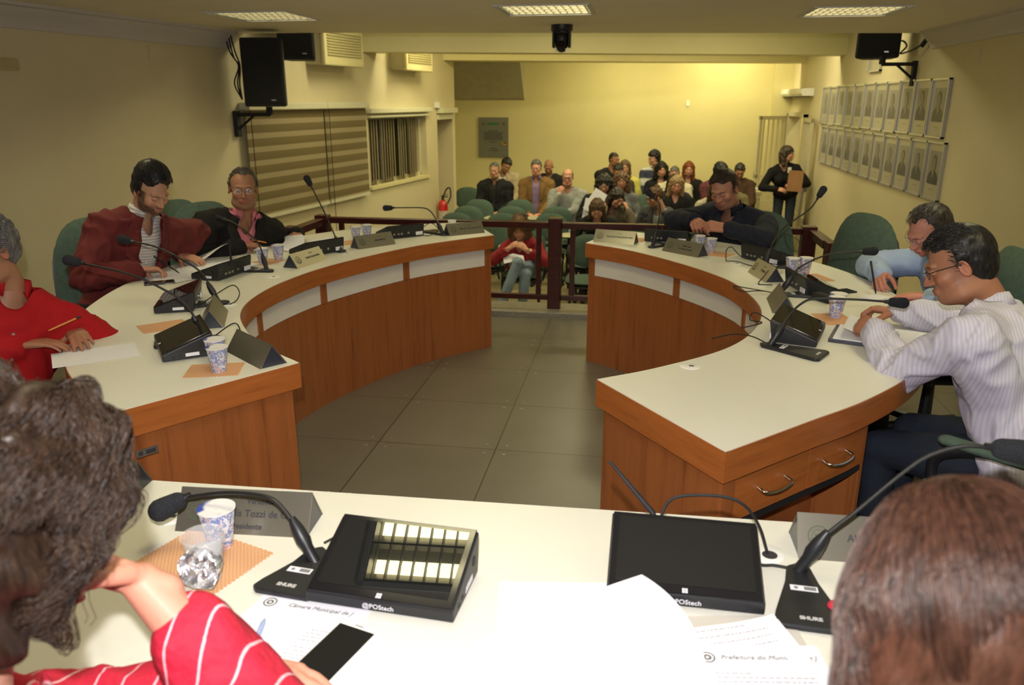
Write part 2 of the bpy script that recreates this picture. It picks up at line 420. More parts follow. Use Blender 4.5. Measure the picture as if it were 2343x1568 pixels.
# ------------------------------------------------------------------ air conditioners
def aircon(y, label, z):
    t = thing('air_conditioner', label, 'air conditioner', (LW(y), y, z), -LA, 'window air conditioners high on the left wall')
    cream = nmat('aged cream plastic', (.58, .52, .28), .45, 5, .05)
    m = MB(); m.bb(-.02, .20, -.42, .42, 0, .36); m.build('casing', nmat('aircon casing', (.45, .41, .27), .5), t, bevel=.01)
    m = MB(); m.bb(.20, .25, -.43, .43, -.01, .37); m.build('front_panel', cream, t, bevel=.015)
    m = MB()
    for k in range(9): m.bb(.25, .262, -.38, .16 + .2, .09 + k * .028, .102 + k * .028)
    m.build('grille', nmat('aircon grille', (.33, .29, .14), .5), t)
aircon(8.75, 'cream window air conditioner right behind the hanging loudspeakers', 2.02)
aircon(10.75, 'cream window air conditioner further back, below the first beam', 2.035)

# ------------------------------------------------------------------ loudspeakers
def speaker(loc, rz, w_, d_, h_, label, group):
    t = thing('loudspeaker', label, 'loudspeaker', loc, rz, group)
    m = MB(); m.prism([(-w_ / 2, -d_ / 2), (w_ / 2, -d_ / 2), (w_ / 2 * .72, d_ / 2), (-w_ / 2 * .72, d_ / 2)], 0, h_); m.build('cabinet', blackm, t, bevel=.02)
    m = MB(); m.bb(-w_ / 2 + .02, w_ / 2 - .02, -d_ / 2 - .012, -d_ / 2, .03, h_ - .03); m.build('grille', nmat('speaker grille', (.006, .006, .006), .8, 200, .3), t, bevel=.005)
    m = MB(); m.bb(.06, .10, -d_ / 2 - .016, -d_ / 2 - .012, .05, .062); m.build('badge', silver, t)
    return t
speaker((-3.37, 7.02, 1.60), R(14), .37, .34, .58, 'large black loudspeaker hanging on the wall bracket by the striped blind', 'black loudspeakers by the ceiling edge')
speaker((-3.36, 7.75, 2.03), R(14), .36, .34, .55, 'black loudspeaker half hidden behind the larger one near the air conditioner', 'black loudspeakers by the ceiling edge')
speaker((2.26, 8.68, 2.045), R(-14), .40, .36, .5, 'black loudspeaker on the right wall above the framed portraits', 'black loudspeakers by the ceiling edge')
def bracket(loc, sx, label, x1):
    t = thing('speaker_bracket', label, 'bracket', loc, 0)
    m = MB(); m.bb(-.02, .02, -.035, .035, -.20, .03); m.build('wall_plate', blackm, t)
    m = MB(); m.tube([(0, 0, 0), (sx * x1, 0, 0)], .017, 8); m.tube([(0, 0, -.14), (sx * x1 * .55, 0, -.005)], .012, 8); m.bb(min(0, sx * x1), max(0, sx * x1), -.02, .02, -.008, .012); m.build('arm', blackm, t)
    m = MB(); m.cyl = m.tube([(sx * x1, 0, 0), (sx * x1, 0, .068)], .03, 10); m.build('swivel', blackm, t)
bracket((-3.72, 7.05, 1.53), 1, 'black wall bracket holding the large loudspeaker on the left', .33)
bracket((2.545, 8.40, 1.985), -1, 'black wall bracket holding the loudspeaker above the portraits', .30)
m = MB()
for dx, q in ((0, 1), (.03, -1), (.05, 1)):
    m.tube(spline([(-3.72 + dx, 6.98, 2.24), (-3.68 + dx, 6.97, 2.05 + q * .02), (-3.60 + dx * .3, 6.95, 1.95), (-3.66 + dx, 6.96, 1.8), (-3.60, 6.96, 1.66)], 6), .007, 6)
tag(m.build('speaker_cable', blackm, smooth=True), 'bundle of black cables behind the large left loudspeaker', 'cable')
m = MB(); m.tube(spline([(2.55, 8.1, 2.22), (2.48, 8.2, 2.12), (2.40, 8.4, 2.08), (2.46, 8.45, 2.15), (2.42, 8.5, 2.2), (2.38, 8.6, 2.12)], 8), .008, 6)
m.tube([(2.55, 8.08, 2.235), (2.50, 8.15, 2.13)], .022, 8)
tag(m.build('speaker_cable', blackm, smooth=True), 'tangled black cable with plug beside the right loudspeaker', 'cable')

# ------------------------------------------------------------------ ceiling camera
t = thing('dome_camera', 'black pan and tilt camera hanging from the ceiling', 'camera', (-.69, 6.92, 2.25))
m = MB(); m.lathe([(.085, -.05), (.092, -.04), (.092, 0), (.08, .003)], n=24); m.build('mount', black, t, smooth=True)
m = MB(); m.box((-.065, 0, -.11), (.022, .09, .14)); m.box((.065, 0, -.11), (.022, .09, .14)); m.lathe([(.06, -.075), (.075, -.05)], n=20); m.build('yoke', black, t, bevel=.01)
m = MB(); m.cap((0, 0, -.10), (0, 0, -.165), .058, .05, n=20); m.build('camera_head', black, t, smooth=True)
m = MB(); m.tube([(0, -.045, -.15), (0, -.066, -.155)], [.028, .024], 16); m.build('lens', screenm, t, smooth=True)
m = MB(); m.box((-.042, -.035, -.20), (.012, .01, .03)); m.box((.042, -.035, -.20), (.012, .01, .03)); m.build('trim', silver, t)

# ------------------------------------------------------------------ ceiling lamps
tubem = mat('fluorescent tube', (1, 1, 1), .5, emit=LAMPCOL, es=TUBE)
refl = mat('lamp reflector', (.22, .21, .17), .35, .7)
framew = nmat('lamp frame', (.62, .62, .62), .5, 8, .02)
louv = mat('aluminium louver', (.14, .13, .10), .5, .5)
def ceiling_light(x, y, label):
    t = thing('ceiling_light', label, 'ceiling light', (x, y, 2.25), R(0), 'louvered fluorescent lamps of the low ceiling')
    m = MB(); h = .32
    for a in ((-h, h, -h, -h + .02), (-h, h, h - .02, h), (-h, -h + .02, -h, h), (h - .02, h, -h, h)): m.bb(*a, -.008, -.0005)
    m.build('frame', framew, t)
    m = MB(); m.bb(-.299, .299, -.299, .299, .075, .08)
    for a in ((-.299, .299, -.299, -.295), (-.299, .299, .295, .299), (-.299, -.295, -.299, .299), (.295, .299, -.299, .299)): m.bb(*a, 0, .075)
    m.build('reflector', refl, t)
    m = MB()
    for yy in (-.292, -.15, 0, .15, .292): m.bb(-.295, .295, yy - .004, yy + .004, .0, .055)
    for k in range(12): xx = -.275 + k * .05; m.bb(xx - .0012, xx + .0012, -.295, .295, .0, .028)
    m.build('louver', louv, t)
    for yy in (-.225, -.075, .075, .225):
        m = MB(); m.tube([(-.285, yy, .052), (.285, yy, .046)], .026, 14); m.build('tube', tubem, t, smooth=True)
    return t
L0 = ceiling_light(-.69, 5.78, 'louvered ceiling lamp in the middle, just before the dome camera')
for x, y, lab in [(-2.80, 5.86, 'louvered ceiling lamp on the left, towards the loudspeakers'), (1.42, 6.20, 'louvered ceiling lamp on the right of the low ceiling'),
                  (-2.80, 3.8, 'louvered ceiling lamp over the left desk'), (-.69, 3.8, 'louvered ceiling lamp over the middle of the horseshoe'), (1.42, 3.8, 'louvered ceiling lamp over the right desk'),
                  (-2.80, 1.90, 'louvered ceiling lamp left above the front desk'), (-.69, 1.875, 'louvered ceiling lamp mirrored in the front tablet'), (1.42, 1.90, 'louvered ceiling lamp right above the front desk')]:
    dup(L0, (x, y, 2.25), label=lab)
for x in (-2.2, -.3, 1.5):
    for y in ((8.9, 11.2, 13.6) if x > -2 else (8.6, 11.0, 13.2)):
        yy = y + .28 * (x + .3)
        t = thing('hall_lamp', 'fluorescent lamp of the public hall, %s column, %s row' % ({-2.2: 'left', -.3: 'middle', 1.5: 'right'}[x], 'first' if y < 9.5 else ('second' if y < 12 else 'last')), 'ceiling light', (x, yy, 2.8), 0, 'lamps of the public hall')
        m = MB(); m.bb(-.6, .6, -.12, .12, -.06, 0); m.build('housing', framew, t)
        area('hall_lamp_light', (x, yy, 2.73), 1.1, .2, HALL_W * (1.25 if y > 13 else 1))

t = thing('hall_lamp', 'lamp of the corridor behind the grille gate', 'ceiling light', (3.6, 14.0, 2.8), 0, None)
m = MB(); m.bb(-.12, .12, -.5, .5, -.06, 0); m.build('housing', framew, t); area('corridor_light', (3.6, 14.0, 2.73), .2, .9, 30)
# emergency lamp at the far left, small wall boxes
t = thing('emergency_light', 'cream louvered emergency lamp high on the left wall', 'lamp', (LW(4.7), 4.7, 1.88), -LA)
m = MB(); m.bb(0, .05, -.13, .13, -.04, .035); m.build('housing', nmat('lamp cream', (.55, .48, .26), .4), t, bevel=.008)
m = MB()
for k in range(5): m.bb(.05, .056, -.12, .12, -.03 + k * .013, -.024 + k * .013)
m.build('louver', nmat('lamp cream dark', (.42, .36, .18), .4), t)
m = MB(); m.bb(.77, .83, 14.985, 15.0, 1.56, 1.65); tag(m.build('wall_outlet', whitepl), 'small white socket plate high on the back wall', 'socket')
m = lmb(); m.bb(LS(6.05), LS(6.11), -.012, 0, 1.95, 2.07); tag(m.build('wall_plate', wallpaint), 'small beige cover plate below the left cornice', 'cover plate')
m = MB(); m.bb(2.548, 2.56, 6.92, 7.0, 1.93, 2.04); tag(m.build('wall_plate', wallpaint), 'small beige cover plate on the right wall', 'cover plate')

# ------------------------------------------------------------------ plaque
t = thing('wall_plaque', 'grey metal plaque with emblems on the back wall', 'plaque', (-2.755, 14.98, .99))
pm = nmat('plaque metal', (.20, .20, .165), .4, 2, .06, metal=.5)
m = MB(); m.bb(-.285, .285, -.012, .018, -.365, .365); m.build('plate', pm, t)
m = MB(); m.lathe([(.03, 0), (.03, .003)], (-.19, -.013, .245), 14, m=Matrix.Rotation(R(90), 4, 'X')); m.lathe([(.03, 0), (.03, .003)], (.20, -.013, .25), 14, m=Matrix.Rotation(R(90), 4, 'X')); m.build('emblem', nmat('plaque emblem', (.12, .09, .06), .5, 90, .6), t)
m = MB(); m.bb(-.11, .11, -.016, -.013, .225, .27); m.build('green_heading', mat('green enamel', (.04, .16, .06), .5), t)
m = MB()
for i, (wd, z) in enumerate([(.10, .12), (.19, .085), (.17, .055), (.18, .025), (.19, -.005), (.17, -.035), (.07, -.08), (.06, -.20), (.10, -.24)]): m.bb(-wd, wd, -.0145, -.013, z - .006, z + .006)
m.build('engraved_lines', inkm, t)
m = MB(); m.bb(.16, .25, -.0155, -.013, -.11, -.085); m.bb(.19, .25, -.0155, -.013, -.135, -.09); m.build('yellow_mark', mat('yellow enamel', (.55, .30, .04), .5), t)

# ------------------------------------------------------------------ portraits on the right wall
frm = mat('aluminium frame', (.50, .50, .52), .3, .55)
matbd = nmat('portrait mount', (.40, .36, .25), .35, 4, .04)
glassm = mat('portrait glass', (.5, .5, .5), .12, alpha=.05)
tones = [(.33, .30, .22), (.28, .26, .2), (.30, .28, .21)]
random.seed(4)
ORD = ['first', 'second', 'third', 'fourth', 'fifth', 'sixth', 'seventh', 'eighth', 'ninth', 'tenth', 'eleventh']
def portrait(y, z, w_, h_, label, dark, seed):
    rnd = random.Random(seed)
    t = thing('framed_portrait', label, 'portrait', (2.56, y, z), -PI / 2, 'framed portraits on the right wall')
    m = MB(); b = .016; a = w_ / 2; hh = h_ / 2
    for q in ((-a, a, hh - b, hh), (-a, a, -hh, -hh + b), (-a, -a + b, -hh, hh), (a - b, a, -hh, hh)): m.bb(q[0], q[1], -.028, 0, q[2], q[3])
    m.build('frame', frm, t)
    m = MB(); m.bb(-a + b, a - b, -.010, -.004, -hh + b, hh - b); m.build('mount', matbd, t)
    px, pz0, pz1 = w_ * .31, -hh * .46, hh * .68
    bgc = rnd.uniform(.22, .29); bg = mat('photo ground %d' % (seed % 3), (bgc, bgc * .92, bgc * .72), .5)
    p = MB(); p.bb(-px, px, -.0125, -.010, pz0, pz1); ph = p.build('photograph', bg, t)
    k = dark; suit = mat('photo suit %.2f' % k, (k, k * .95, k * .85), .5); face = mat('photo face', (.19, .17, .13), .5); hairm_ = mat('photo hair %.2f' % k, (k * .8 + .02,) * 3, .5)
    hw = px * rnd.uniform(.34, .40); cz = pz0 + (pz1 - pz0) * rnd.uniform(.60, .66)
    def ell(cx, cz_, rx, rz_, y_, m_, nm, par, a0=0, a1=360):
        q = MB(); n = 18; P = [(cx + rx * math.cos(R(a0 + (a1 - a0) * i / n)), cz_ + rz_ * math.sin(R(a0 + (a1 - a0) * i / n))) for i in range(n)]
        q.prism([(x_, z_) for x_, z_ in P], y_ - .001, y_, axis='Y'); return q.build(nm, m_, par)
    q = MB(); top = cz - hw * 1.15
    q.prism([(-px * .95, pz0 + .002), (px * .95, pz0 + .002), (px * .92, top - hw * .9), (px * .55, top - hw * .15), (px * .2, top + hw * .15), (-px * .2, top + hw * .15), (-px * .55, top - hw * .15), (-px * .92, top - hw * .9)], -.0140, -.0130, axis='Y')
    q.build('bust', suit, ph)
    q = MB(); q.prism([(-hw * .28, top + hw * .1), (0, top - hw * 1.3), (hw * .28, top + hw * .1)], -.0148, -.0142, axis='Y'); q.build('shirt', mat('photo shirt', (.42, .40, .32), .5), ph)
    ell(0, cz + hw * .25, hw * 1.05, hw * 1.3, -.0146, hairm_, 'hair', ph)
    ell(0, cz, hw * .9, hw * 1.2, -.0152, face, 'face', ph)
    q = MB(); q.bb(-w_ * .14, w_ * .14, -.0115, -.0100, pz0 - .05, pz0 - .042); q.build('caption_line', mat('faint ink', (.3, .27, .2), .6), t)
    q = MB(); q.bb(-a + b, a - b, -.020, -.0185, -hh + b, hh - b); q.build('glass', glassm, t)
WORD = ['', '']
for i in range(11):
    nth = 'nearest' if i == 0 else ORD[i] + ' from the near end'
    portrait(7.62 + i * .445, 1.587 + .004 * (i % 3), .425, .50, 'framed portrait, ' + ('nearest' if i == 0 else ORD[i]) + ' to the camera in the upper row', [.05, .05, .08, .10, .14, .10, .16, .20, .24, .22, .2][i], i)
    portrait(7.50 + i * .437, 1.062 - .003 * (i % 2), .42, .50, 'framed portrait, ' + ('nearest' if i == 0 else ORD[i]) + ' to the camera in the lower row', [.03, .05, .07, .12, .09, .08, .10, .12, .10, .07, .12][i], 40 + i)
t = thing('empty_frame', 'single aluminium frame high under the right loudspeaker', 'frame', (2.56, 9.78, 2.13), -PI / 2)
m = MB()
for q in ((-.24, .24, .14, .16), (-.24, .24, -.17, -.15), (-.24, -.22, -.17, .16), (.22, .24, -.17, .16)): m.bb(q[0], q[1], -.03, 0, q[2], q[3])
m.build('frame', frm, t); m = MB(); m.bb(-.22, .22, -.012, -.004, -.15, .14); m.build('mount', matbd, t)

# ------------------------------------------------------------------ grille gate and door at the back right
gm = nmat('gate paint', (.50, .45, .30), .4, 6, .05)
def leaf(name, origin, ang, w_):
    t = thing(name, None, None, origin, ang); t['kind'] = 'structure'
    m = MB()
    for a in ((0, .06, 0, 2.0), (w_ - .06, w_, 0, 2.0), (0, w_, 1.94, 2.0), (0, w_, .95, 1.01), (0, w_, 0, .55)): m.bb(a[0], a[1], -.02, .02, a[2], a[3])
    m.build('leaf_frame', gm, t)
    for k in range(5):
        x = .06 + (k + .5) * (w_ - .12) / 5
        q = MB(); q.bb(x - .010, x + .010, -.010, .010, .55, 1.95); q.build('bar', gm, t)
    q = MB(); q.box((w_ - .03, -.04, 1.0), (.025, .04, .14)); q.build('handle', silver, t, bevel=.005)
leaf('door_1', (2.52, 14.80, -.6), R(-180 + 32), .62)
leaf('door_2', (2.52, 13.30, -.6), R(-90 - 4), .95)
m = MB(); m.bb(2.50, 2.73, 14.70, 14.78, -.6, 1.45); m.bb(2.50, 2.73, 13.26, 13.33, -.6, 1.45); m.bb(2.50, 2.73, 13.26, 14.78, 1.40, 1.47); struct('door_3', m, gm)
t = thing('air_curtain', 'white air curtain box above the grille gate', 'air curtain', (2.56, 14.0, 1.72), 0)
m = MB(); m.prism([(0, 0), (-.16, .0), (-.19, .04), (-.19, .10), (-.14, .115), (0, .115)], -1.0, 1.0, axis='Y')
m.build('casing', whitepl, t, bevel=.006); m = MB(); m.bb(-.15, -.04, -.95, .95, -.012, 0); m.build('outlet', blackm, t)

# table at the back right with a black bag and a dark cabinet below
t = thing('side_table', 'cream side table against the back wall beside the gate', 'table', (1.35, 13.9, -.6))
tw = nmat('table cream', (.42, .37, .2), .5, 4, .05)
m = MB(); m.bb(-.68, .68, -.25, .3, .76, .80); m.build('tabletop', tw, t); m = MB(); m.bb(-.66, .66, -.24, -.22, .68, .76); m.build('apron', tw, t)
for x in (-.64, .62):
    for y in (-.23, .25): m = MB(); m.bb(x, x + .04, y, y + .04, 0, .76); m.build('leg', tw, t)
t = thing('dark_cabinet', 'dark glass fronted cabinet under the side table', 'cabinet', (1.60, 13.95, -.6))
m = MB(); m.bb(-.36, .34, -.2, .22, 0, .66); m.build('body', blackm, t); m = MB(); m.bb(-.33, .31, -.215, -.2, .03, .63); m.build('glass_door', screenm, t)
m = MB(); m.cap((1.86, 13.85, .255), (1.80, 13.88, .23), .035, .05, n=10); m.cap((1.80, 13.88, .24), (1.93, 13.88, .30), .04, .03, n=10); tag(m.build('black_bag', black, smooth=True), 'small black bag lying on the side table', 'bag')
m = MB(); m.tube([(1.35, 13.9, .225), (2.0, 13.9, .225)], .018, 8); tag(m.build('rolled_poster', whitep, smooth=True), 'long pale roll lying along the side table', 'roll')

# fire extinguisher on the left wall
t = thing('fire_extinguisher', 'red fire extinguisher hanging on the left wall', 'extinguisher', (LW(11.75) + .10, 11.75, -.30))
red = mat('extinguisher red', (.50, .012, .012), .25, coat=.4)
m = MB(); m.lathe([(.055, 0), (.072, .02), (.075, .06), (.075, .42), (.06, .47), (.025, .50)], n=20); m.build('cylinder', red, t, smooth=True)
m = MB(); m.lathe([(.0755, .12), (.0755, .34)], n=20); m.build('label_band', nmat('extinguisher label', (.55, .45, .38), .5, 60, .5), t, smooth=True)
m = MB(); m.tube([(0, 0, .49), (0, 0, .54)], .02, 10); m.box((.03, 0, .55), (.10, .02, .015)); m.box((.03, 0, .575), (.10, .02, .01), ry=-.25); m.build('valve', black, t)
m = MB(); m.tube(spline([(.0, 0, .53), (.06, 0, .66), (.12, -.02, .68), (.13, -.03, .56), (.085, -.05, .45)], 8), .011, 8); m.build('hose', blackm, t, smooth=True)

# ------------------------------------------------------------------ railing
t = thing('railing', 'dark red wooden railing between the desks and the public seats', 'railing', (-.64, 6.12, .045))
def rb(n, x0, x1, y0, y1, z0, z1): m = MB(); m.M = Matrix.Translation((.64, -6.12, -.045)); m.bb(x0, x1, y0, y1, z0, z1); return m.build(n, darkwood, t, bevel=.006)
for x in (-.635, -2.56, 1.275): rb('post', x - .052, x + .052, 6.07, 6.17, .045, .775 if x == -.635 else .755)
for x, y in ((-2.56, 5.55), (1.33, 5.50)): rb('post', x - .065, x + .065, y - .06, y + .06, 0, .745)
for a, b in ((-2.51, -.687), (-.583, 1.225)):
    rb('top_rail', a, b, 6.09, 6.15, .69, .74); rb('bottom_rail', a, b, 6.10, 6.14, .11, .155)
for x in (-2.40, -.765, -.495, 1.105): rb('baluster', x - .02, x + .02, 6.10, 6.14, .155, .69)
for x, s_ in ((-2.56, 1), (1.30, 1)): rb('side_rail', x - .035, x + .035, 5.60, 6.07, .675, .735)
# ================================================================== desks
IR = [(-.316, 4.925), (-.05, 4.72), (.209, 4.41), (.40, 4.10), (.501, 3.832), (.546, 3.415), (.473, 3.06), (.329, 2.78), (.084, 2.534), (-.106, 2.39)]
OR_ = [(-.141, 5.466), (.25, 5.28), (.65, 4.98), (.95, 4.58), (1.12, 4.2), (1.20, 3.8), (1.20, 3.4), (1.11, 3.0), (.94, 2.64), (.719, 2.349), (.501, 2.134), (.251, 1.891)]
IL = [(-.945, 5.131), (-1.25, 4.791), (-1.433, 4.5), (-1.60, 4.12), (-1.69, 3.82), (-1.731, 3.48), (-1.71, 3.2), (-1.645, 2.985), (-1.53, 2.79), (-1.343, 2.565), (-1.124, 2.397)]
OL = [(-1.212, 5.69), (-1.62, 5.49), (-1.986, 5.21), (-2.28, 4.75), (-2.44, 4.3), (-2.50, 3.85), (-2.46, 3.36), (-2.325, 2.903), (-2.14, 2.55), (-1.886, 2.228), (-1.678, 2.037), (-1.468, 1.883)]
def desk(label, I, O, sgn, bounds, drawers):
    """sgn: offset sign that points from the inner edge into the desk"""
    Is, li = resample(spline([(*p, 0) for p in I], 12), .04); Os, lo = resample(spline([(*p, 0) for p in O], 12), .04)
    I2 = [(p.x, p.y) for p in Is]; O2 = [(p.x, p.y) for p in Os]
    cx = sum(p[0] for p in I + O) / len(I + O); cy = sum(p[1] for p in I + O) / len(I + O)
    t = thing('curved_desk', label, 'desk', (cx, cy, 0), 0, 'the two curved halves of the horseshoe desk')
    inv = Matrix.Translation((-cx, -cy, 0))
    def mk(): q = MB(); q.M = inv.copy(); return q
    poly = I2 + O2[::-1]
    n = len(poly)
    def inset(pl, d):
        out = []
        for i in range(len(pl)):
            a, b, c = pl[i - 1], pl[i], pl[(i + 1) % len(pl)]
            e1 = Vector((b[0] - a[0], b[1] - a[1])); e2 = Vector((c[0] - b[0], c[1] - b[1])); e1.normalize(); e2.normalize()
            n1 = Vector((-e1.y, e1.x)); n2 = Vector((-e2.y, e2.x)); nn = n1 + n2; nn /= max(.3, nn.dot(n1)); out.append((b[0] + nn.x * d, b[1] + nn.y * d))
        return out
    ar = sum(poly[i - 1][0] * poly[i][1] - poly[i][0] * poly[i - 1][1] for i in range(n)); s_ = 1 if ar > 0 else -1
    m = mk(); m.prism(inset(poly, .0015 * s_), .700, .7905); m.build('desktop', laminate, t)
    # edge band round the top
    ib = inset(poly, 0.004 * s_); ob = poly; m = mk(); v = []; z0, z1 = .700, .7885
    for i in range(n): v += [(*ob[i], z0), (*ob[i], z1), (*inset(poly, .0025 * s_)[i], z1) if False else (*ob[i], z1), (*ib[i], z0)]
    m.wallstrip(I2, -.0015 * sgn, .012 * sgn, z0, z1); m.build('edge_band', woodb, t)
    m = mk(); m.wallstrip(O2, .0015 * sgn, -.012 * sgn, z0, z1); m.build('edge_band', woodb, t)
    for a, b in ((I2[0], O2[0]), (I2[-1], O2[-1])):
        q = [a, ((a[0] + b[0]) / 2, (a[1] + b[1]) / 2), b]; s2 = sgn if a is I2[0] else -sgn
        m = mk(); m.wallstrip(q, -.0015 * -s2, .012 * -s2, z0, z1); m.build('edge_band', woodb, t)
    # inner front: wood skirt, white inserts, stiles
    e = .025
    m = mk(); m.wallstrip(section(Is, .02, li - .02), e * sgn + .012 * sgn, e * sgn + .03 * sgn, .0, .70); m.build('front_panel', woodv, t)
    prev = .02
    for a, b in bounds:
        m = mk(); m.wallstrip(section(Is, a * li, b * li), e * sgn + .007 * sgn, e * sgn + .012 * sgn, .582, .70); m.build('white_insert', panelwhite, t)
        m = mk(); m.wallstrip(section(Is, prev, a * li, .02), e * sgn, e * sgn + .012 * sgn, .582, .70); m.build('stile', woodv, t)
        m = mk(); m.wallstrip(section(Is, prev + .03 if prev < .1 else prev + .02, b * li + .018), (e + .004) * sgn, (e + .013) * sgn, .0, .580); m.build('lower_panel', woodv, t)
        prev = b * li
    m = mk(); m.wallstrip(section(Is, prev, li - .02, .03), e * sgn, e * sgn + .012 * sgn, 0, .70); m.build('stile', woodv, t)
    m = mk(); m.wallstrip(section(Is, .02, .055, .02), e * sgn, e * sgn + .012 * sgn, 0, .582); m.build('stile', woodv, t)
    # end panels
    for a, b, f in ((I2[0], O2[0], 1), (I2[-1], O2[-1], -1)):
        d = Vector((b[0] - a[0], b[1] - a[1])); l = d.length; d.normalize()
        p, q = (a[0] + d.x * .028, a[1] + d.y * .028), (a[0] + d.x * (l - .03), a[1] + d.y * (l - .03))
        m = mk(); m.wallstrip([p, ((p[0] + q[0]) / 2, (p[1] + q[1]) / 2), q], .014 * -sgn * f, .035 * -sgn * f, 0, .70); m.build('end_panel', woodv, t)
        lab = None
    # back side: pedestal with drawers at the near end, dividers further on
    if drawers:
        for s0, s1 in ((.07, .40), (.405, .70)):
            D = section(Os, lo - s1, lo - s0)
            m = mk(); m.wallstrip(D, -.018 * sgn, -.036 * sgn, .555, .698); dr = m.build('drawer', woodb if False else woodb, t)
            md = Vector(D[len(D) // 2]); a_, b_ = Vector(D[len(D) // 2 - 1]), Vector(D[len(D) // 2 + 1]); tg = (b_ - a_).normalized(); nr = Vector((-tg.y, tg.x, 0)) * (-sgn)
            nr = -nr if (md + nr * .1 - Vector((cx, cy, 0))).length < (md - Vector((cx, cy, 0))).length else nr
            m = mk(); m.tube(spline([md - tg * .06 + nr * -.02 + Vector((0, 0, .63)), md - tg * .055 + nr * .008 + Vector((0, 0, .622)), md + nr * .014 + Vector((0, 0, .616)), md + tg * .055 + nr * .008 + Vector((0, 0, .622)), md + tg * .06 + nr * -.02 + Vector((0, 0, .63))], 6), .0055, 8)
            h = m.build('handle', chrome, dr, smooth=True)
        m = mk(); m.wallstrip(section(Os, lo - .07, lo - .02, .02), -.014 * sgn, -.036 * sgn, 0, .70); m.build('stile', woodv, t)
        m = mk(); m.wallstrip(section(Os, lo - .70, lo - .06), -.16 * sgn, -.175 * sgn, 0, .70); m.build('back_panel', woodv, t)
        m = mk(); m.wallstrip(section(Os, lo - .70, lo - .06), -.02 * sgn, -.16 * sgn, .53, .548); m.build('drawer_bottom', blackm, t)
        p = section(Os, lo - .72, lo - .70, .02)[0]
        c = min(I2, key=lambda q: (q[0] - p.x) ** 2 + (q[1] - p.y) ** 2); d = Vector((c[0] - p.x, c[1] - p.y)); d.normalize()
        a = (p.x + d.x * .02, p.y + d.y * .02); b = (p.x + d.x * .5, p.y + d.y * .5)
        m = mk(); m.wallstrip([a, ((a[0] + b[0]) / 2, (a[1] + b[1]) / 2), b], 0, .02, 0, .70); m.build('side_panel', woodv, t)
    return t, Is, Os
DR, IsR, OsR = desk('right half of the curved wooden desk with white top and two drawers', IR, OR_, 1, [(.018, .235), (.252, .455), (.468, .66), (.675, .83), (.845, .96)], True)
DL, IsL, OsL = desk('left half of the curved wooden desk with white top, three men behind it', IL, OL, -1, [(.018, .21), (.225, .43), (.445, .62), (.635, .80), (.815, .95)], False)
t = thing('asset_sticker', 'small silver sticker on the near end of the left desk', 'sticker', (-1.425, 1.895, .655), math.atan2(2.39 - 1.885, -1.124 + 1.468))
m = MB(); m.bb(0, .065, -.0035, -.001, -.012, .012); m.build('plate', silver, t)
m = MB(); m.bb(.03, .058, -.0045, -.0035, -.006, .006); m.bb(.008, .02, -.0045, -.0035, -.006, .006); m.build('print', inkm, t)

FX0, FX1, FY0, FY1 = -1.75, 1.15, .88, 1.535
t = thing('front_desk', 'white front desk nearest the camera with papers and two tablets', 'desk', (0, 1.2, 0))
def fm(): q = MB(); q.M = Matrix.Translation((0, -1.2, 0)); return q
def crv(x): return FY1 - .010 * ((x + .4) / .8) ** 2 * 0 + .027 * (x + .4)
m = fm(); m.prism([(FX0, FY0), (FX1, FY0), (FX1, crv(FX1)), (FX0, crv(FX0))], .705, .7905); m.build('desktop', laminate, t)
m = fm(); m.prism([(FX0, crv(FX0) - .012), (FX1, crv(FX1) - .012), (FX1, crv(FX1) + .0015), (FX0, crv(FX0) + .0015)], .700, .788); m.build('edge_band', woodb, t)
m = fm(); m.bb(FX0 + .03, FX1 - .03, 1.46, 1.48, 0, .705); m.build('front_panel', woodv, t)
for x in (FX0 + .02, -.3, FX1 - .04): m = fm(); m.bb(x, x + .02, .93, 1.46, 0, .705); m.build('side_panel', woodv, t)

# screws of the raised floor, one per panel corner
screw = mat('screw head', (.5, .48, .4), .3, .8)
for ix in range(-3, 3):
    for iy in range(4, 10):
        x = -.04 + ix * .6; y = -.12 + iy * .6
        if not (-1.5 < x < .4 and 2.0 < y < 5.9): continue
        for a, b in ((.05, .05), (-.05, .05), (.05, -.05), (-.05, -.05)):
            m = MB(); m.lathe([(.007, 0), (.007, .0015)], (x + a, y + b, 0), 8)
            tag(m.build('floor_screw', screw), 'small bright screw head in a corner of a grey floor panel', 'screw', 'screws of the raised floor')

# ================================================================== chairs
def cushion(mb, w_, h_, th, M_, ex=2.6, taper=0, bend=0, n=28, k=5, mi=0):
    V = []; 
    for side in (1, -1):
        for i in range(k + 1):
            r = i / k; r = 1 - (1 - r) ** 1.6
            dz = th / 2 * (1 - r ** 5) if i < k else 0
            for j in range(n):
                a = 2 * PI * j / n; c_, s_ = math.cos(a), math.sin(a)
                q = (abs(c_) ** ex + abs(s_) ** ex) ** (-1 / ex)
                x = w_ / 2 * q * c_ * r; y = h_ / 2 * q * s_ * r
                x *= 1 + taper * y / h_
                V.append(M_ @ Vector((x, y, side * dz + bend * (x * x) / (w_ * w_))))
    F = []; o2 = (k + 1) * n
    for o in (0, o2):
        for i in range(k):
            for j in range(n): F.append((o + i * n + j, o + i * n + (j + 1) % n, o + (i + 1) * n + (j + 1) % n, o + (i + 1) * n + j))
    for j in range(n): F.append((k * n + j, k * n + (j + 1) % n, o2 + k * n + (j + 1) % n, o2 + k * n + j))
    mb.add(V, F, mi)
def upright(y, z, tilt=0): return Matrix.Translation((0, y, z)) @ Matrix.Rotation(R(90 + tilt), 4, 'X')
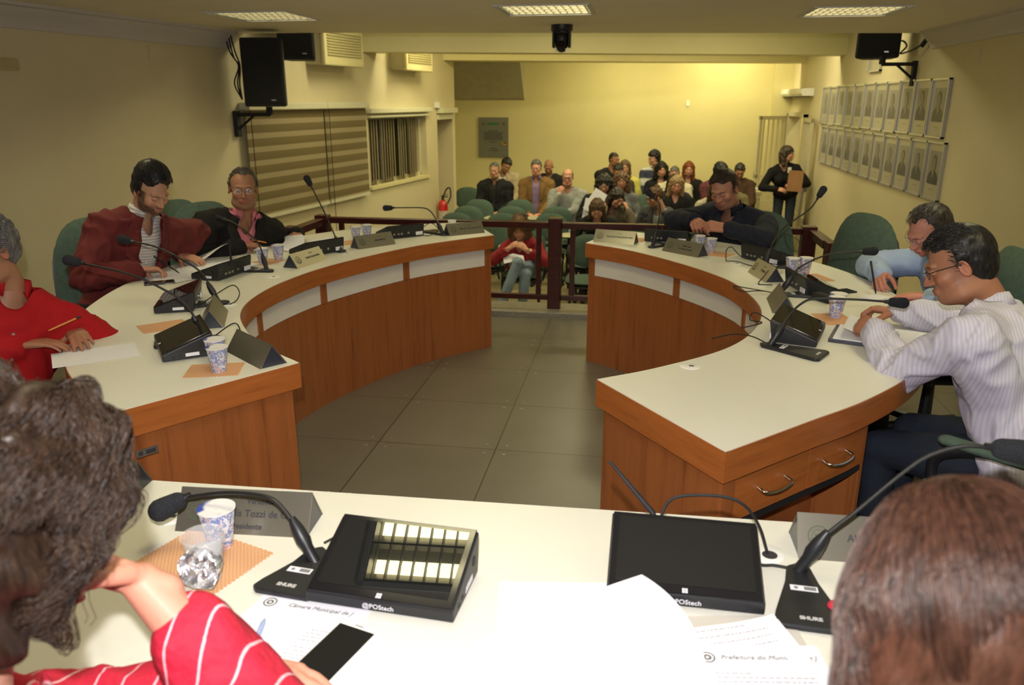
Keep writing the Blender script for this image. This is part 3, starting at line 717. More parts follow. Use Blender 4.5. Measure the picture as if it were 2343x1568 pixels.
def office_chair(label, loc, heading, back_h=.66, tilt=6, top=1.15):
    """heading = world angle the sitter faces; local +Y is forward"""
    t = thing('office_chair', label, 'chair', loc, R(heading - 90), 'green upholstered chairs behind the desks')
    bz = top - back_h / 2
    m = MB(); cushion(m, .50, .50, .11, Matrix.Translation((0, .02, .46)), 3); m.build('seat', green, t, smooth=True)
    m = MB(); cushion(m, .47, .47, .05, Matrix.Translation((0, .02, .395)), 3); m.build('seat_shell', black, t, smooth=True)
    m = MB(); cushion(m, .50, back_h, .11, upright(-.27, bz, tilt), 3.0, -.22, .12, n=36); m.build('backrest', green, t, smooth=True)
    m = MB(); cushion(m, .44, back_h * .9, .05, upright(-.325, bz - .02, tilt), 3.0, -.22, .12); m.build('back_shell', black, t, smooth=True)
    m = MB(); m.tube([(0, -.30, bz - .2), (0, -.33, .5), (0, -.2, .38), (0, 0, .38)], .028, 8); m.build('back_bracket', black, t)
    for s_ in (-1, 1):
        m = MB(); m.tube(spline([(s_ * .20, .10, .39), (s_ * .29, .14, .46), (s_ * .30, .17, .60), (s_ * .30, .05, .665), (s_ * .30, -.12, .66), (s_ * .30, -.18, .56), (s_ * .27, -.12, .44), (s_ * .2, -.06, .39)], 6), .016, 8)
        a = m.build('armrest', black, t, smooth=True)
        m = MB(); m.cap((s_ * .30, .14, .672), (s_ * .30, -.13, .672), .028, .028, 1, .55); m.build('arm_pad', green if label.find('lavender') >= 0 else black, a, smooth=True)
    m = MB(); m.tube([(0, 0, .12), (0, 0, .39)], [.032, .024], 12); m.build('gas_column', black, t)
    for k in range(5):
        a = 2 * PI * k / 5 + .3; c_, s_ = math.cos(a), math.sin(a)
        m = MB(); m.tube([(0, 0, .11), (c_ * .28, s_ * .28, .075)], [.028, .018], 8); lg = m.build('leg', black, t)
        m = MB(); m.M = Matrix.Translation((c_ * .28, s_ * .28, .028)) @ Matrix.Rotation(a + 1, 4, 'Z') @ Matrix.Rotation(R(90), 4, 'X'); m.lathe([(.02, -.022), (.0275, -.02), (.0275, .02), (.02, .022)], n=12); m.build('caster', black, lg)
    return t
woodtab = nmat('tablet arm laminate', (.44, .42, .28), .45, 5, .05)
def hall_chair(label, loc, heading=-90, group='green chairs of the public hall', tablet=True):
    t = thing('hall_chair', label, 'chair', loc, R(heading - 90), group)
    m = MB(); cushion(m, .46, .44, .07, Matrix.Translation((0, .02, .43)), 2.8); m.build('seat', green, t, smooth=True)
    m = MB(); cushion(m, .43, .41, .05, Matrix.Translation((0, .02, .39)), 2.8); m.build('seat_shell', black, t, smooth=True)
    m = MB(); cushion(m, .44, .36, .06, upright(-.25, .69, 9), 2.5, -.05, .12); m.build('backrest', green, t, smooth=True)
    m = MB(); cushion(m, .42, .34, .045, upright(-.277, .68, 9), 2.5, -.05, .12); m.build('back_shell', black, t, smooth=True)
    m = MB(); m.tube([(-.02, -.30, .62), (-.02, -.29, .42), (-.02, -.1, .37)], .014, 8); m.tube([(.02, -.30, .62), (.02, -.29, .42), (.02, -.1, .37)], .014, 8); m.build('back_support', blackm, t)
    m = MB(); m.bb(-.21, .21, -.02, .04, .33, .37); m.build('beam', blackm, t)
    for s_ in (-1, 1): 
        m = MB(); m.tube([(s_ * .18, .0, .35), (s_ * .18, .02, .02)], .016, 8); m.bb(s_ * .18 - .02, s_ * .18 + .02, -.19, .21, 0, .03); m.build('leg', blackm, t)
        m = MB(); m.tube(spline([(s_ * .22, -.05, .37), (s_ * .27, -.07, .5), (s_ * .27, -.05, .62), (s_ * .27, .12, .63), (s_ * .27, .19, .55), (s_ * .24, .14, .39)], 5), .012, 6); m.build('armrest', blackm, t, smooth=True)
    if tablet:
        m = MB(); cushion(m, .23, .36, .018, Matrix.Translation((-.27, .10, .655)), 2.6); m.build('writing_tablet', woodtab, t, smooth=True)
    return t

# ================================================================== things on the desks
TZ = .7905
def face(px, py): return math.atan2(py, px)
def nameplate(label, loc, rz, lines=(), seal=True, light=False, w_=.27, h_=.075, d_=.10, blank=False):
    """tent shaped plate, lettered side towards local -Y"""
    t = thing('name_plate', label, 'name plate', (loc[0], loc[1], TZ), rz, 'tent shaped name plates on the desks')
    sl = math.hypot(h_, d_ / 2); ang = math.atan2(h_, d_ / 2)
    mm = nmat('pale nameplate', (.50, .46, .31), .35, 2, .06, metal=.4) if light else platem
    def leafm(s_):
        q = MB(); q.M = Matrix.Translation((0, s_ * d_ / 2, 0)) @ Matrix.Rotation(-s_ * -ang if s_ < 0 else PI - ang, 4, 'X')
        return q
    m = MB(); th = .003
    m.prism([(-d_ / 2, 0), (-d_ / 2 + th * 1.6, 0), (th * .5, h_ - th), (0, h_)], -w_ / 2, w_ / 2, axis='X'); m.build('front_leaf', mm, t)
    m = MB(); m.prism([(d_ / 2, 0), (d_ / 2 - th * 1.6, 0), (-th * .2, h_ - th), (0, h_)], -w_ / 2, w_ / 2, axis='X'); m.build('back_leaf', platem, t)
    m = MB(); m.prism([(-d_ / 2 + th * 1.7, .0003), (d_ / 2 - th * 1.7, .0003), (0, h_ - th * 1.3)], -w_ / 2 + .001, w_ / 2 - .001, axis='X'); m.build('inside_face', platedark, t)
    if blank: return t
    def onface(u, v): return (u, -d_ / 2 + v * math.cos(ang) - .0012 * math.sin(ang), v * math.sin(ang) + .0012 * math.cos(ang))
    rot = (ang, 0, 0)
    for s_, sz, u, v, it in lines:
        text(s_, sz, onface(u, v), rot, inkm if sz > .011 else mat('soft ink', (.12, .11, .09), .6), t, bold=.0003 if sz > .011 else 0)
    if seal:
        q = MB(); n = 24
        for r0, r1 in ((.019, .0215), (.0125, .014)):
            P = [(r0 * math.cos(2 * PI * i / n), r0 * math.sin(2 * PI * i / n)) for i in range(n)] + [(r1 * math.cos(2 * PI * i / n), r1 * math.sin(2 * PI * i / n)) for i in range(n)]
            q.add([(a, b, 0) for a, b in P], [(i, (i + 1) % n, n + (i + 1) % n, n + i) for i in range(n)])
        for i in range(14):
            a = R(200 + i * 10) if i < 7 else R(340 - (i - 7) * 10); q.box((.0175 * math.cos(a), .0175 * math.sin(a), 0), (.004, .0018, .0004), rz=a + .7)
        q.box((0, .003, 0), (.016, .003, .0004)); q.box((0, -.002, 0), (.008, .005, .0004))
        o = q.build('seal', mat('seal green ink', (.07, .09, .05), .6), t); o.location = onface(-w_ / 2 + .04, sl * .5); o.rotation_euler = rot
    return t

def tablet(label, loc, rz, antenna=False, sticker=True, logo=False, cable=True):
    """wedge shaped desk terminal, front towards local -Y"""
    t = thing('desk_tablet', label, 'tablet', (loc[0], loc[1], TZ), rz, 'wedge shaped black desk tablets')
    w_, d_, hf, hr = .275, .17, .026, .085
    m = MB(); m.prism([(-d_ / 2, .004), (-d_ / 2, hf), (d_ / 2 - .004, hr), (d_ / 2, hr - .004), (d_ / 2 - .012, .004)], -w_ / 2, w_ / 2, axis='X'); m.build('body', black, t, bevel=.004)
    ang = math.atan2(hr - hf, d_); c_ = ((-d_ / 2 + d_ / 2) / 2, (hf + hr) / 2)
    def on(u, v, up=.0): return (u, v * math.cos(ang) - up * math.sin(ang), (hf + hr) / 2 + v * math.sin(ang) + up * math.cos(ang))
    m = MB(); m.M = Matrix.Translation(on(0, 0, .002)) @ Matrix.Rotation(ang, 4, 'X'); m.box((0, 0, 0), (w_ - .006, d_ * 1.045, .004)); m.build('bezel', nmat('glossy black bezel', (.006, .006, .008), .12, 10, .1), t, bevel=.0015)
    m = MB(); m.M = Matrix.Translation(on(0, .004, .0043)) @ Matrix.Rotation(ang, 4, 'X'); m.box((0, 0, 0), (w_ - .030, d_ * .88, .0006)); m.build('screen', screenm, t)
    m = MB(); m.M = Matrix.Translation(on(0, -.082, .0046)) @ Matrix.Rotation(ang, 4, 'X')
    for a in (-.0026, .0026):
        for b in (-.0026, .0026): m.box((a, b, 0), (.0042, .0042, .0004))
    m.build('window_mark', whitep, t)
    yb = d_ / 2 - .008
    for x in (.03, .055, .085): q = MB(); q.box((x, yb + .004, .03), (.014, .006, .010)); q.build('port', silver, t)
    q = MB(); q.lathe([(.007, 0), (.007, .006)], (-.02, yb, .032), 10, m=Matrix.Rotation(R(-90), 4, 'X')); q.build('power_socket', silver, t)
    if sticker: q = MB(); q.bb(-.125, -.075, yb + .001, yb + .006, .012, .034); q.bb(.02, .06, -d_ / 2 - .0006 + 2, -d_ / 2 + 2.001, .01, .02) if False else None; q.build('asset_label', whitep, t)
    q = MB(); q.bb(w_ / 2, w_ / 2 + .0006, -.01, .035, .012, .024); q.build('side_label', whitep, t)
    q = MB(); q.lathe([(.010, 0), (.010, .0008)], (w_ / 2, .045, .045), 14, m=Matrix.Rotation(R(90), 4, 'Y')); q.build('side_speaker', blackm, t)
    for k, yy in enumerate((-.055, -.035, -.012)): q = MB(); q.bb(w_ / 2, w_ / 2 + .0005, yy, yy + .010, .012 + k * .003, .019 + k * .003); q.build('side_port', blackm, t)
    if logo: text('@POStech', .013, (-.0, -d_ / 2 - .0012, .014), (R(90), 0, 0), whitep, t)
    if antenna: q = MB(); q.tube([(-.05 if antenna > 0 else .05, d_ / 2 - .01, .06), (-.06 if antenna > 0 else .05, d_ / 2 + .01, .085), (-.15 if antenna > 0 else .05, d_ / 2 + (.05 if antenna > 0 else .012), .17 if antenna > 0 else .2)], [.0065, .006, .003], 8); q.build('antenna', blackm, t, smooth=True)
    return t

def microphone(label, loc, rz, path, padlen=.20, wind=.021, taglab=True, shield=True):
    """desk microphone. rz turns the pad (long side towards local -Y); path: world points of the neck from base to head"""
    t = thing('gooseneck_microphone', label, 'microphone', (loc[0], loc[1], TZ), rz, 'gooseneck microphones on the desks')
    inv = (Matrix.Translation((loc[0], loc[1], TZ)) @ Matrix.Rotation(rz, 4, 'Z')).inverted()
    P = [inv @ Vector(p) for p in path]
    l = padlen; pts = []
    for x, y in ((-.022, .02), (-.030, -.03), (-.056, -l * .75), (-.062, -l * .93), (-.052, -l), (.052, -l), (.062, -l * .93), (.056, -l * .75), (.030, -.03), (.022, .02), (.0, .035)): pts.append((x, y))
    m = MB(); m.prism(pts, 0, .013); m.build('base', black, t, bevel=.004)
    if taglab:
        q = MB(); q.bb(-.024, .024, -.062, -.046, .0132, .0137); tg = q.build('asset_label', whitep, t)
        q = MB(); q.bb(.0, .021, -.059, -.049, .0138, .0141)
        q.lathe([(.004, 0), (.004, .0003)], (-.014, -.054, .0138), 10); q.build('print', mat('grey ink', (.2, .2, .2), .6), tg)
    text('SHURE', .0125, (0, -l + .022, .0136), (0, 0, 0), mat('pale print', (.5, .5, .5), .5), t, bold=.0006)
    S = spline(P, 8); k = len(S)
    d0 = (P[1] - P[0]).normalized(); e = P[0] + d0 * .095
    m = MB(); m.tube([P[0] + d0 * -.005, P[0] + d0 * .03, P[0] + d0 * .045, P[0] + d0 * .07, e], [.012, .0115, .015, .013, .007], 12); m.build('swivel_stem', black, t, smooth=True)
    m = MB(); m.tube(S, .0042, 8); m.build('gooseneck', nmat('black neck', (.012, .012, .012), .35, 300, .3, bmp=.3, bscale=900), t, smooth=True)
    dn = (S[-1] - S[-3]).normalized()
    m = MB(); m.cap(S[-1] - dn * .006, S[-1] + dn * .030, wind * .8, wind, n=16); m.build('windscreen', blackmic, t, smooth=True)
    m = MB(); m.tube([S[-1] - dn * .035, S[-1] - dn * .01], [.006, .009], 10); m.build('capsule_collar', black, t)
    return t

def cup(label, loc, lid=True, h_=.085, r0=.022, r1=.033, plain=False, water=True, crushed=False, group='plastic water cups on the desks', z=None):
    t = thing('water_cup' if not plain else 'coffee_cup', label, 'cup', (loc[0], loc[1], z or TZ), 0, group)
    wall = whitepl if plain else (cupm if crushed else cupprint)
    prof = [(r0 * .9, 0), (r0, .002)]
    for i in range(9):
        q = i / 8; prof.append((r0 + (r1 - r0) * q + (.0009 if i % 2 else 0), .004 + (h_ - .008) * q))
    prof += [(r1 + .002, h_ - .003), (r1 + .0025, h_), (r1 - .001, h_), (r1 - .0018, h_ - .004)]
    for i in range(4): q = 1 - (i + 1) / 4; prof.append((r0 - .0015 + (r1 - r0) * q, .004 + (h_ - .008) * q))
    m = MB(); m.lathe(prof, n=28)
    m.build('cup_wall', wall, t, smooth=True)
    if water and not plain: m = MB(); m.lathe([(r0 - .003, .005), (r0 + (r1 - r0) * .62 - .003, .004 + h_ * .62)], n=20); m.build('water', mat('water in cup', (.62, .66, .72), .05, alpha=.45), t, smooth=True)
    if lid:
        m = MB(); m.lathe([(r1 + .003, h_ + .0002), (r1 + .003, h_ + .0022), (r1 - .004, h_ + .0018), (.001, h_ + .002)], n=28); m.build('lid', lidm, t, smooth=True)
    return t

def mat_pad(label, loc, rz, w_=.17, d_=.13):
    t = thing('woven_mat', label, 'coaster', (loc[0], loc[1], TZ), rz, 'tan woven coasters under the cups')
    n = 11; P = []
    def edge(a, b, k):
        for i in range(k):
            f = i / k; P.append((a[0] + (b[0] - a[0]) * f, a[1] + (b[1] - a[1]) * f))
            f = (i + .5) / k; q = (a[0] + (b[0] - a[0]) * f, a[1] + (b[1] - a[1]) * f); l = math.hypot(*q); P.append((q[0] * (1 + .004 / l), q[1] * (1 + .004 / l)))
    c = [(-w_ / 2, -d_ / 2), (w_ / 2, -d_ / 2), (w_ / 2, d_ / 2), (-w_ / 2, d_ / 2)]
    for i in range(4): edge(c[i], c[(i + 1) % 4], 16)
    m = MB(); m.prism(P, 0.0003, .0018); m.build('weave', matm, t)
    return t

def sheet(name, label, cat, loc, rz, w_=.21, h_=.297, curl=None, z=.0006, head=None, lines=0, m_=None, nx=14, ny=18, seal=False, group=None, th=.0008, sig=False):
    """a sheet of paper; curl(u,v) -> height offset vector"""
    t = thing(name, label, cat, (loc[0], loc[1], TZ + z), rz, group)
    V = []; 
    def pos(u, v):
        p = Vector(((u - .5) * w_, (v - .5) * h_, 0)); return p + Vector(curl(u, v)) if curl else p
    for s_ in (0, 1):
        for j in range(ny + 1):
            for i in range(nx + 1): p = pos(i / nx, j / ny); V.append((p.x, p.y, p.z + s_ * th))
    F = []; o = (nx + 1) * (ny + 1); W_ = nx + 1
    for j in range(ny):
        for i in range(nx):
            a = j * W_ + i; F.append((a, a + W_, a + W_ + 1, a + 1)); F.append((o + a, o + a + 1, o + a + W_ + 1, o + a + W_))
    per = [i for i in range(nx + 1)] + [j * W_ + nx for j in range(1, ny + 1)] + [ny * W_ + i for i in range(nx - 1, -1, -1)] + [j * W_ for j in range(ny - 1, 0, -1)]
    for i in range(len(per)): a, b = per[i], per[(i + 1) % len(per)]; F.append((a, b, o + b, o + a))
    q = MB(); q.add(V, F); q.build('paper_sheet', m_ or whitep, t, smooth=True)
    ik = mat('faint print ink', (.60, .60, .66), .7) if name == 'held_document' else mat('print ink', (.32, .32, .38), .7)
    if lines:
        q = MB(); rnd = random.Random(len(label))
        for k in range(lines):
            v = (.72 if head else .9) - k * (.55 / lines); u0, u1 = .14, (.86 if k % 5 else rnd.uniform(.4, .7)); 
            u = u0
            while u < u1:
                du = rnd.uniform(.015, .05); a = pos(u, v); b = pos(min(u + du, u1), v); u += du + .012
                d_ = .0011; n_ = th + .0004
                q.add([(a.x, a.y - d_, a.z + n_), (b.x, b.y - d_, b.z + n_), (b.x, b.y + d_, b.z + n_), (a.x, a.y + d_, a.z + n_)], [(0, 1, 2, 3)])
        q.build('printed_lines', ik, t)
    if head:
        p = pos(.58, .87); text(head, .0135, (p.x, p.y, p.z + th + .0006), (0, 0, 0), mat('head ink', (.12, .12, .14), .7), t, italic=.3)
    if seal:
        p = pos(.12, .87); q = MB(); n = 20
        for r0, r1 in ((.010, .0125), (.003, .0065)):
            Pp = [(p.x + r0 * math.cos(2 * PI * i / n), p.y + r0 * math.sin(2 * PI * i / n), p.z + th + .0005) for i in range(n)] + [(p.x + r1 * math.cos(2 * PI * i / n), p.y + r1 * math.sin(2 * PI * i / n), p.z + th + .0005) for i in range(n)]
            q.add(Pp, [(i, (i + 1) % n, n + (i + 1) % n, n + i) for i in range(n)])
        q.build('seal', mat('seal ink', (.10, .10, .10), .7), t)
    if sig:
        p = pos(.55, .45); q = MB()
        q.tube(spline([(p.x - .03, p.y, p.z + th), (p.x - .015, p.y + .012, p.z + th), (p.x - .01, p.y - .01, p.z + th), (p.x + .005, p.y + .016, p.z + th), (p.x + .0, p.y - .004, p.z + th), (p.x + .03, p.y + .008, p.z + th)], 6), .0005, 4); q.build('signature', mat('blue ink', (.05, .07, .35), .6), t)
    return t
def phone(label, loc, rz, m_, scr, w_=.07, l_=.14):
    t = thing('mobile_phone', label, 'phone', (loc[0], loc[1], TZ), rz, None)
    m = MB(); m.bb(-w_ / 2, w_ / 2, -l_ / 2, l_ / 2, .0002, .008); m.build('body', m_, t, bevel=.003)
    m = MB(); m.bb(-w_ / 2 + .004, w_ / 2 - .004, -l_ / 2 + (.014 if m_ is whitepl else .006), l_ / 2 - (.014 if m_ is whitepl else .006), .0079, .0086); m.build('screen', scr, t)
    m = MB(); m.bb(-.008, .008, l_ / 2 - .008, l_ / 2 - .0065, .0079, .0086); m.build('earpiece', inkm, t)
def cable(name, label, pts, r=.0025):
    m = MB(); m.tube(spline(pts, 8), r, 6); return tag(m.build(name, blackm, smooth=True), label, 'cable', 'black cables on the desks')
def grommet(loc, label, hole=False):
    t = thing('cable_grommet', label, 'grommet', (loc[0], loc[1], TZ), 0, 'round white cable covers in the desktops')
    m = MB(); m.lathe([(.034, 0.0001), (.034, .0015), (.030, .003), (.001, .003)], n=24); m.build('cap', whitepl, t, smooth=True)
    m = MB(); m.bb(-.004, .012, -.006, .006, .003, .0034) if not hole else m.lathe([(.015, .003), (.015, .0036)], (.004, -.008, 0), 14); m.build('opening', inkm, t)
def pen(label, a, b, m_, r=.0042):
    a, b = Vector(a), Vector(b); t = thing('pen', label, 'pen', a)
    m = MB(); d = (b - a); m.tube([(0, 0, 0), d * .08, d * .1, d], [.0012, r * .9, r, r], 10); m.build('barrel', m_, t, smooth=True)
    m = MB(); m.tube([d * .86, d * 1.01], r * 1.15, 10); m.build('cap', black, t, smooth=True)
# ------------------------------------------------------------------ left desk
nameplate('dark name plate at the near end of the left desk, behind a water cup', (-1.30, 2.43), R(142), blank=False, lines=[('Vereador', .009, .02, .066, 0), ('Pastor Dimas', .015, .02, .045, 0)])
nameplate('name plate standing end-on beside the second microphone of the left desk', (-1.70, 2.86), R(115), blank=True)
nameplate('pale name plate with seal in front of the man in the black jacket', (-1.80, 4.02), R(78), [('Vereador', .009, .03, .068, 0), ('David Garcia Neto', .0165, .035, .045, 0)], light=True)
nameplate('silver name plate with seal before the pair of cups on the left desk', (-1.61, 4.61), R(53), [('Vereador', .009, .03, .068, 0), ('José Maria', .0185, .035, .045, 0)])
nameplate('silver name plate at the far end of the left desk by the white coffee cup', (-1.155, 5.16), R(41), [('Vereador', .009, .03, .068, 0), ('Alfredo Chiavegato Neto', .0165, .035, .045, 0)])
tablet('black tablet with dark screen nearest to the red shirted man', (-1.60, 2.475), R(-52))
tablet('black tablet on the left desk beside the end-on name plate', (-1.97, 3.06), R(-66))
tablet('black tablet with an upright antenna between the papers and the left desk microphones', (-2.10, 3.67), R(-97), antenna=-1)
tablet('black tablet seen from behind, right in front of the man in the black jacket', (-1.86, 4.33), R(-121))
tablet('black tablet seen from behind near the far end of the left desk', (-1.55, 4.98), R(-135))
microphone('nearest microphone of the left desk, its neck reaching towards the red shirt', (-1.56, 2.60), R(-60), [(-1.575, 2.585, .80), (-1.63, 2.57, .93), (-1.70, 2.56, .985), (-1.82, 2.54, 1.045), (-2.03, 2.54, 1.085)])
microphone('second microphone of the left desk, its neck reaching over the phone', (-1.80, 3.11), R(-60), [(-1.83, 3.13, .80), (-1.905, 3.16, .91), (-2.00, 3.17, .97), (-2.13, 3.19, 1.02), (-2.28, 3.20, 1.045)])
microphone('third microphone of the left desk, before the cups of the man in the black jacket', (-1.905, 3.78), R(-95), [(-1.91, 3.78, .80), (-1.97, 3.84, .92), (-2.04, 3.86, .98), (-2.12, 3.87, 1.03), (-2.19, 3.88, 1.05)], wind=.010)
microphone('tall microphone leaning to the left before the striped blind', (-1.73, 4.38), R(-120), [(-1.73, 4.38, .80), (-1.80, 4.43, .92), (-1.86, 4.47, 1.02), (-1.93, 4.50, 1.14), (-1.955, 4.51, 1.18)])
microphone('microphone with a horizontal neck at the far end of the left desk', (-1.275, 5.06), R(-135), [(-1.275, 5.06, .80), (-1.335, 5.09, .90), (-1.38, 5.12, .945), (-1.44, 5.14, .96), (-1.60, 5.16, .955), (-1.67, 5.16, .952)])
cup('clear water cup with printed lid on the coaster nearest the dark name plate', (-1.345, 2.262))
cup('clear water cup with printed lid, second of the near pair on the left desk', (-1.40, 2.345))
cup('water cup on the coaster in front of the man in the black jacket', (-2.03, 3.98))
cup('water cup just behind the first one before the man in the black jacket', (-1.99, 4.09))
cup('left one of two printed water cups behind the silver name plate', (-1.79, 4.80))
cup('right one of two printed water cups behind the silver name plate', (-1.745, 4.885))
cup('small plain white coffee cup at the far end of the left desk', (-1.30, 5.42), lid=False, h_=.05, r0=.018, r1=.029, plain=True, group='plain cups')
mat_pad('tan coaster without a cup, between the two nearest tablets of the left desk', (-1.845, 2.735), R(45))
mat_pad('tan coaster under the near cup of the left desk', (-1.37, 2.275), R(18))
mat_pad('tan coaster before the man in the black jacket', (-2.03, 4.02), R(75))
mat_pad('tan coaster half hidden behind the silver name plate', (-1.79, 4.70), R(55))
sheet('paper_sheet', 'white sheet under the hands of the man in the red shirt', 'paper', (-1.87, 2.36), R(40 - 90), .18, .27)
sheet('paper_sheet', 'white sheet behind the pair of cups on the left desk', 'paper', (-1.93, 4.72), R(60), .2, .28)
for i, (x, y, r) in enumerate([(-2.23, 3.72, 25), (-2.29, 3.86, -10), (-2.33, 3.58, 60), (-2.20, 3.90, 70)]):
    sheet('paper_sheet', ['white sheet under the writing hand of the man in the maroon blazer', 'white sheet lying crosswise below the folded one', 'white sheet at the desk edge before the maroon blazer', 'white sheet between the folded sheet and the antenna tablet'][i], 'paper', (x, y), R(r), .21, .29, z=.0006 + i * .0012, lines=12 if i == 0 else 0, group='loose papers before the maroon blazer')
def fold(k): return lambda u, v: (-max(0, v - .45) ** 1.5 * .22, -max(0, v - .45) ** 1.4 * .10, math.sin(min(1, max(0, v - .25) / .75) * 1.6) * k * (.6 + .4 * u))
sheet('folded_document', 'white folded document with a round seal before the green chair', 'document', (-2.36, 4.02), R(-60), .21, .28, fold(.085), z=.006, seal=True)
sheet('folded_document', 'white document with a round seal held by the man in the black jacket', 'document', (-2.06, 4.46), R(-25), .18, .22, fold(.07), z=.004, seal=True)
phone('black phone lying on the left desk before the maroon blazer', (-2.31, 3.44), R(-55), black, screenm)
cable('microphone_cable', 'looped black cable behind the nearest tablet of the left desk', [(-1.55, 2.56, .80), (-1.50, 2.66, .84), (-1.44, 2.60, .82), (-1.38, 2.50, .80), (-1.36, 2.44, .795)])
cable('microphone_cable', 'looped black cable by the second microphone of the left desk', [(-1.86, 3.02, .80), (-1.83, 3.12, .83), (-1.80, 3.22, .85), (-1.76, 3.20, .82), (-1.75, 3.12, .795), (-1.80, 3.05, .80)])
cable('microphone_cable', 'thin black cable between the far tablet and the last microphone', [(-1.44, 5.06, .82), (-1.38, 5.13, .86), (-1.32, 5.10, .82), (-1.36, 5.02, .795), (-1.42, 5.0, .80)])
grommet((-1.76, 3.10), 'white cable cover beside the second microphone of the left desk'); grommet((-1.82, 3.66), 'white cable cover near the inner edge by the third microphone')
grommet((-1.68, 4.33), 'white cable cover at the foot of the tall leaning microphone')
# ------------------------------------------------------------------ right desk
nameplate('silver name plate at the far corner of the right desk', (-.13, 4.985), R(-17), [('Vereador', .009, .03, .068, 0), ('Romilson Nascimento Silva', .0155, .035, .045, 0)])
nameplate('silver name plate with two lines of writing before the navy sweater', (.285, 4.665), R(-44), [('Vereador', .009, .03, .072, 0), ('Valdir Lúcio', .014, .03, .055, 0), ('de Santos Santana', .014, .03, .036, 0)])
nameplate('pale name plate at the inner edge before the looped cable', (.66, 4.065), R(-78), [('Vereador', .009, .02, .068, 0), ('Cristiano', .0175, .03, .045, 0)], light=True, w_=.25)
nameplate('silver name plate standing end-on beside the tablet of the lavender shirted man', (.64, 3.46), R(-93), blank=True)
tablet('black tablet seen from behind before the man in the navy sweater', (.20, 5.07), R(168))
tablet('black tablet on the right desk between the cups and the tall microphone', (.74, 4.50), R(130))
tablet('black tablet on the right desk beside the black power adapter', (.83, 3.80), R(100))
tablet('black tablet with reflecting screen before the lavender shirted man', (.625, 3.00), R(72))
microphone('upright microphone beside the tablet of the man in the navy sweater', (.10, 4.82), R(150), [(.10, 4.81, .80), (.115, 4.82, .89), (.13, 4.83, .97), (.13, 4.84, 1.05), (.10, 4.84, 1.08), (.075, 4.84, 1.105)], padlen=.17)
microphone('tall microphone leaning to the right before the empty green chair', (.69, 4.31), R(100), [(.69, 4.31, .80), (.71, 4.34, .87), (.78, 4.42, .98), (.93, 4.52, 1.08), (.985, 4.55, 1.16)])
microphone('microphone of the right desk reaching towards the blue shirted man', (.67, 3.66), R(95), [(.665, 3.66, .80), (.72, 3.66, .90), (.76, 3.66, .94), (.86, 3.68, .985), (.95, 3.69, .995), (1.03, 3.70, 1.0)])
microphone('microphone with a long horizontal neck towards the lavender shirted man', (.495, 2.83), R(60), [(.50, 2.83, .80), (.56, 2.87, .90), (.61, 2.90, .945), (.66, 2.91, .96), (.80, 2.92, .96), (.93, 2.92, .955)])
cup('left one of two printed water cups before the navy sweater', (.375, 4.79))
cup('right one of two printed water cups before the navy sweater', (.435, 4.70))
cup('printed water cup beside the adapter tablet of the right desk', (.80, 4.15))
cup('clear water cup right behind the printed one on the right desk', (.87, 4.17))
cup('printed water cup on the coaster of the lavender shirted man', (.83, 3.30))
cup('second water cup behind the one of the lavender shirted man', (.85, 3.37))
mat_pad('tan coaster before the navy sweater', (.47, 4.66), R(-30)); mat_pad('tan coaster beside the adapter tablet', (.90, 4.08), R(-70))
mat_pad('tan coaster of the lavender shirted man', (.82, 3.27), R(-80)); mat_pad('tan coaster behind the far silver name plate', (-.02, 5.10), R(-20))
t = thing('power_adapter', 'rounded black power adapter beside a tablet of the right desk', 'adapter', (.84, 3.58, TZ), R(-60))
m = MB(); m.bb(-.055, .055, -.025, .025, .0005, .035); m.build('body', blackm, t, bevel=.012)
phone('dark phone lying on the right desk behind the adapter', (.955, 3.77), R(-62), black, screenm)
grommet((.20, 2.565), 'white cable cover in the bare near part of the right desk'); grommet((.55, 4.39), 'white cable cover at the looped cable of the right desk'); grommet((.60, 3.86), 'white cable cover at the pale name plate')
cable('microphone_cable', 'looped cable rising from the desk before the black tablet', [(.50, 4.44, .795), (.50, 4.46, .85), (.53, 4.49, .865), (.58, 4.47, .82), (.63, 4.45, .81)])
cable('microphone_cable', 'cable lying along the desk towards the tall microphone', [(.50, 4.44, .795), (.56, 4.40, .80), (.62, 4.33, .795), (.67, 4.30, .80)])
cable('microphone_cable', 'tangled cable behind the pale name plate', [(.66, 3.90, .80), (.70, 3.96, .84), (.68, 4.02, .85), (.63, 3.93, .82), (.60, 3.87, .796), (.66, 3.84, .80)])
cable('microphone_cable', 'thin cable hanging over the inner desk edge', [(.66, 3.66, .80), (.58, 3.66, .81), (.50, 3.68, .80), (.46, 3.70, .82), (.52, 3.71, .81), (.62, 3.69, .80)])
cable('microphone_cable', 'cable running from the near microphone over the desk edge', [(.49, 2.85, .80), (.44, 2.90, .81), (.38, 2.95, .80), (.30, 2.90, .795)])
cable('microphone_cable', 'short twisted cable at the back of the reflecting tablet', [(.56, 3.05, .81), (.52, 3.10, .83), (.48, 3.14, .84), (.46, 3.10, .82), (.50, 3.06, .82), (.42, 3.04, .80)])
cable('microphone_cable', 'thin cable coil beside the tall microphone of the right desk', [(.74, 4.52, .87), (.80, 4.60, .93), (.90, 4.62, .90), (.92, 4.58, .84), (.85, 4.55, .86), (.82, 4.60, .95)], .0018)
t = thing('notebook', 'dark hardcover notebook under the papers of the lavender shirted man', 'notebook', (.92, 2.98, TZ), R(-20))
m = MB(); m.bb(-.17, .17, -.11, .11, .0005, .014); m.build('cover', nmat('dark cover', (.03, .03, .05), .35, 60, .5), t, bevel=.002)
m = MB(); m.bb(-.155, .165, -.105, .105, .014, .018); m.build('pages', whitep, t)
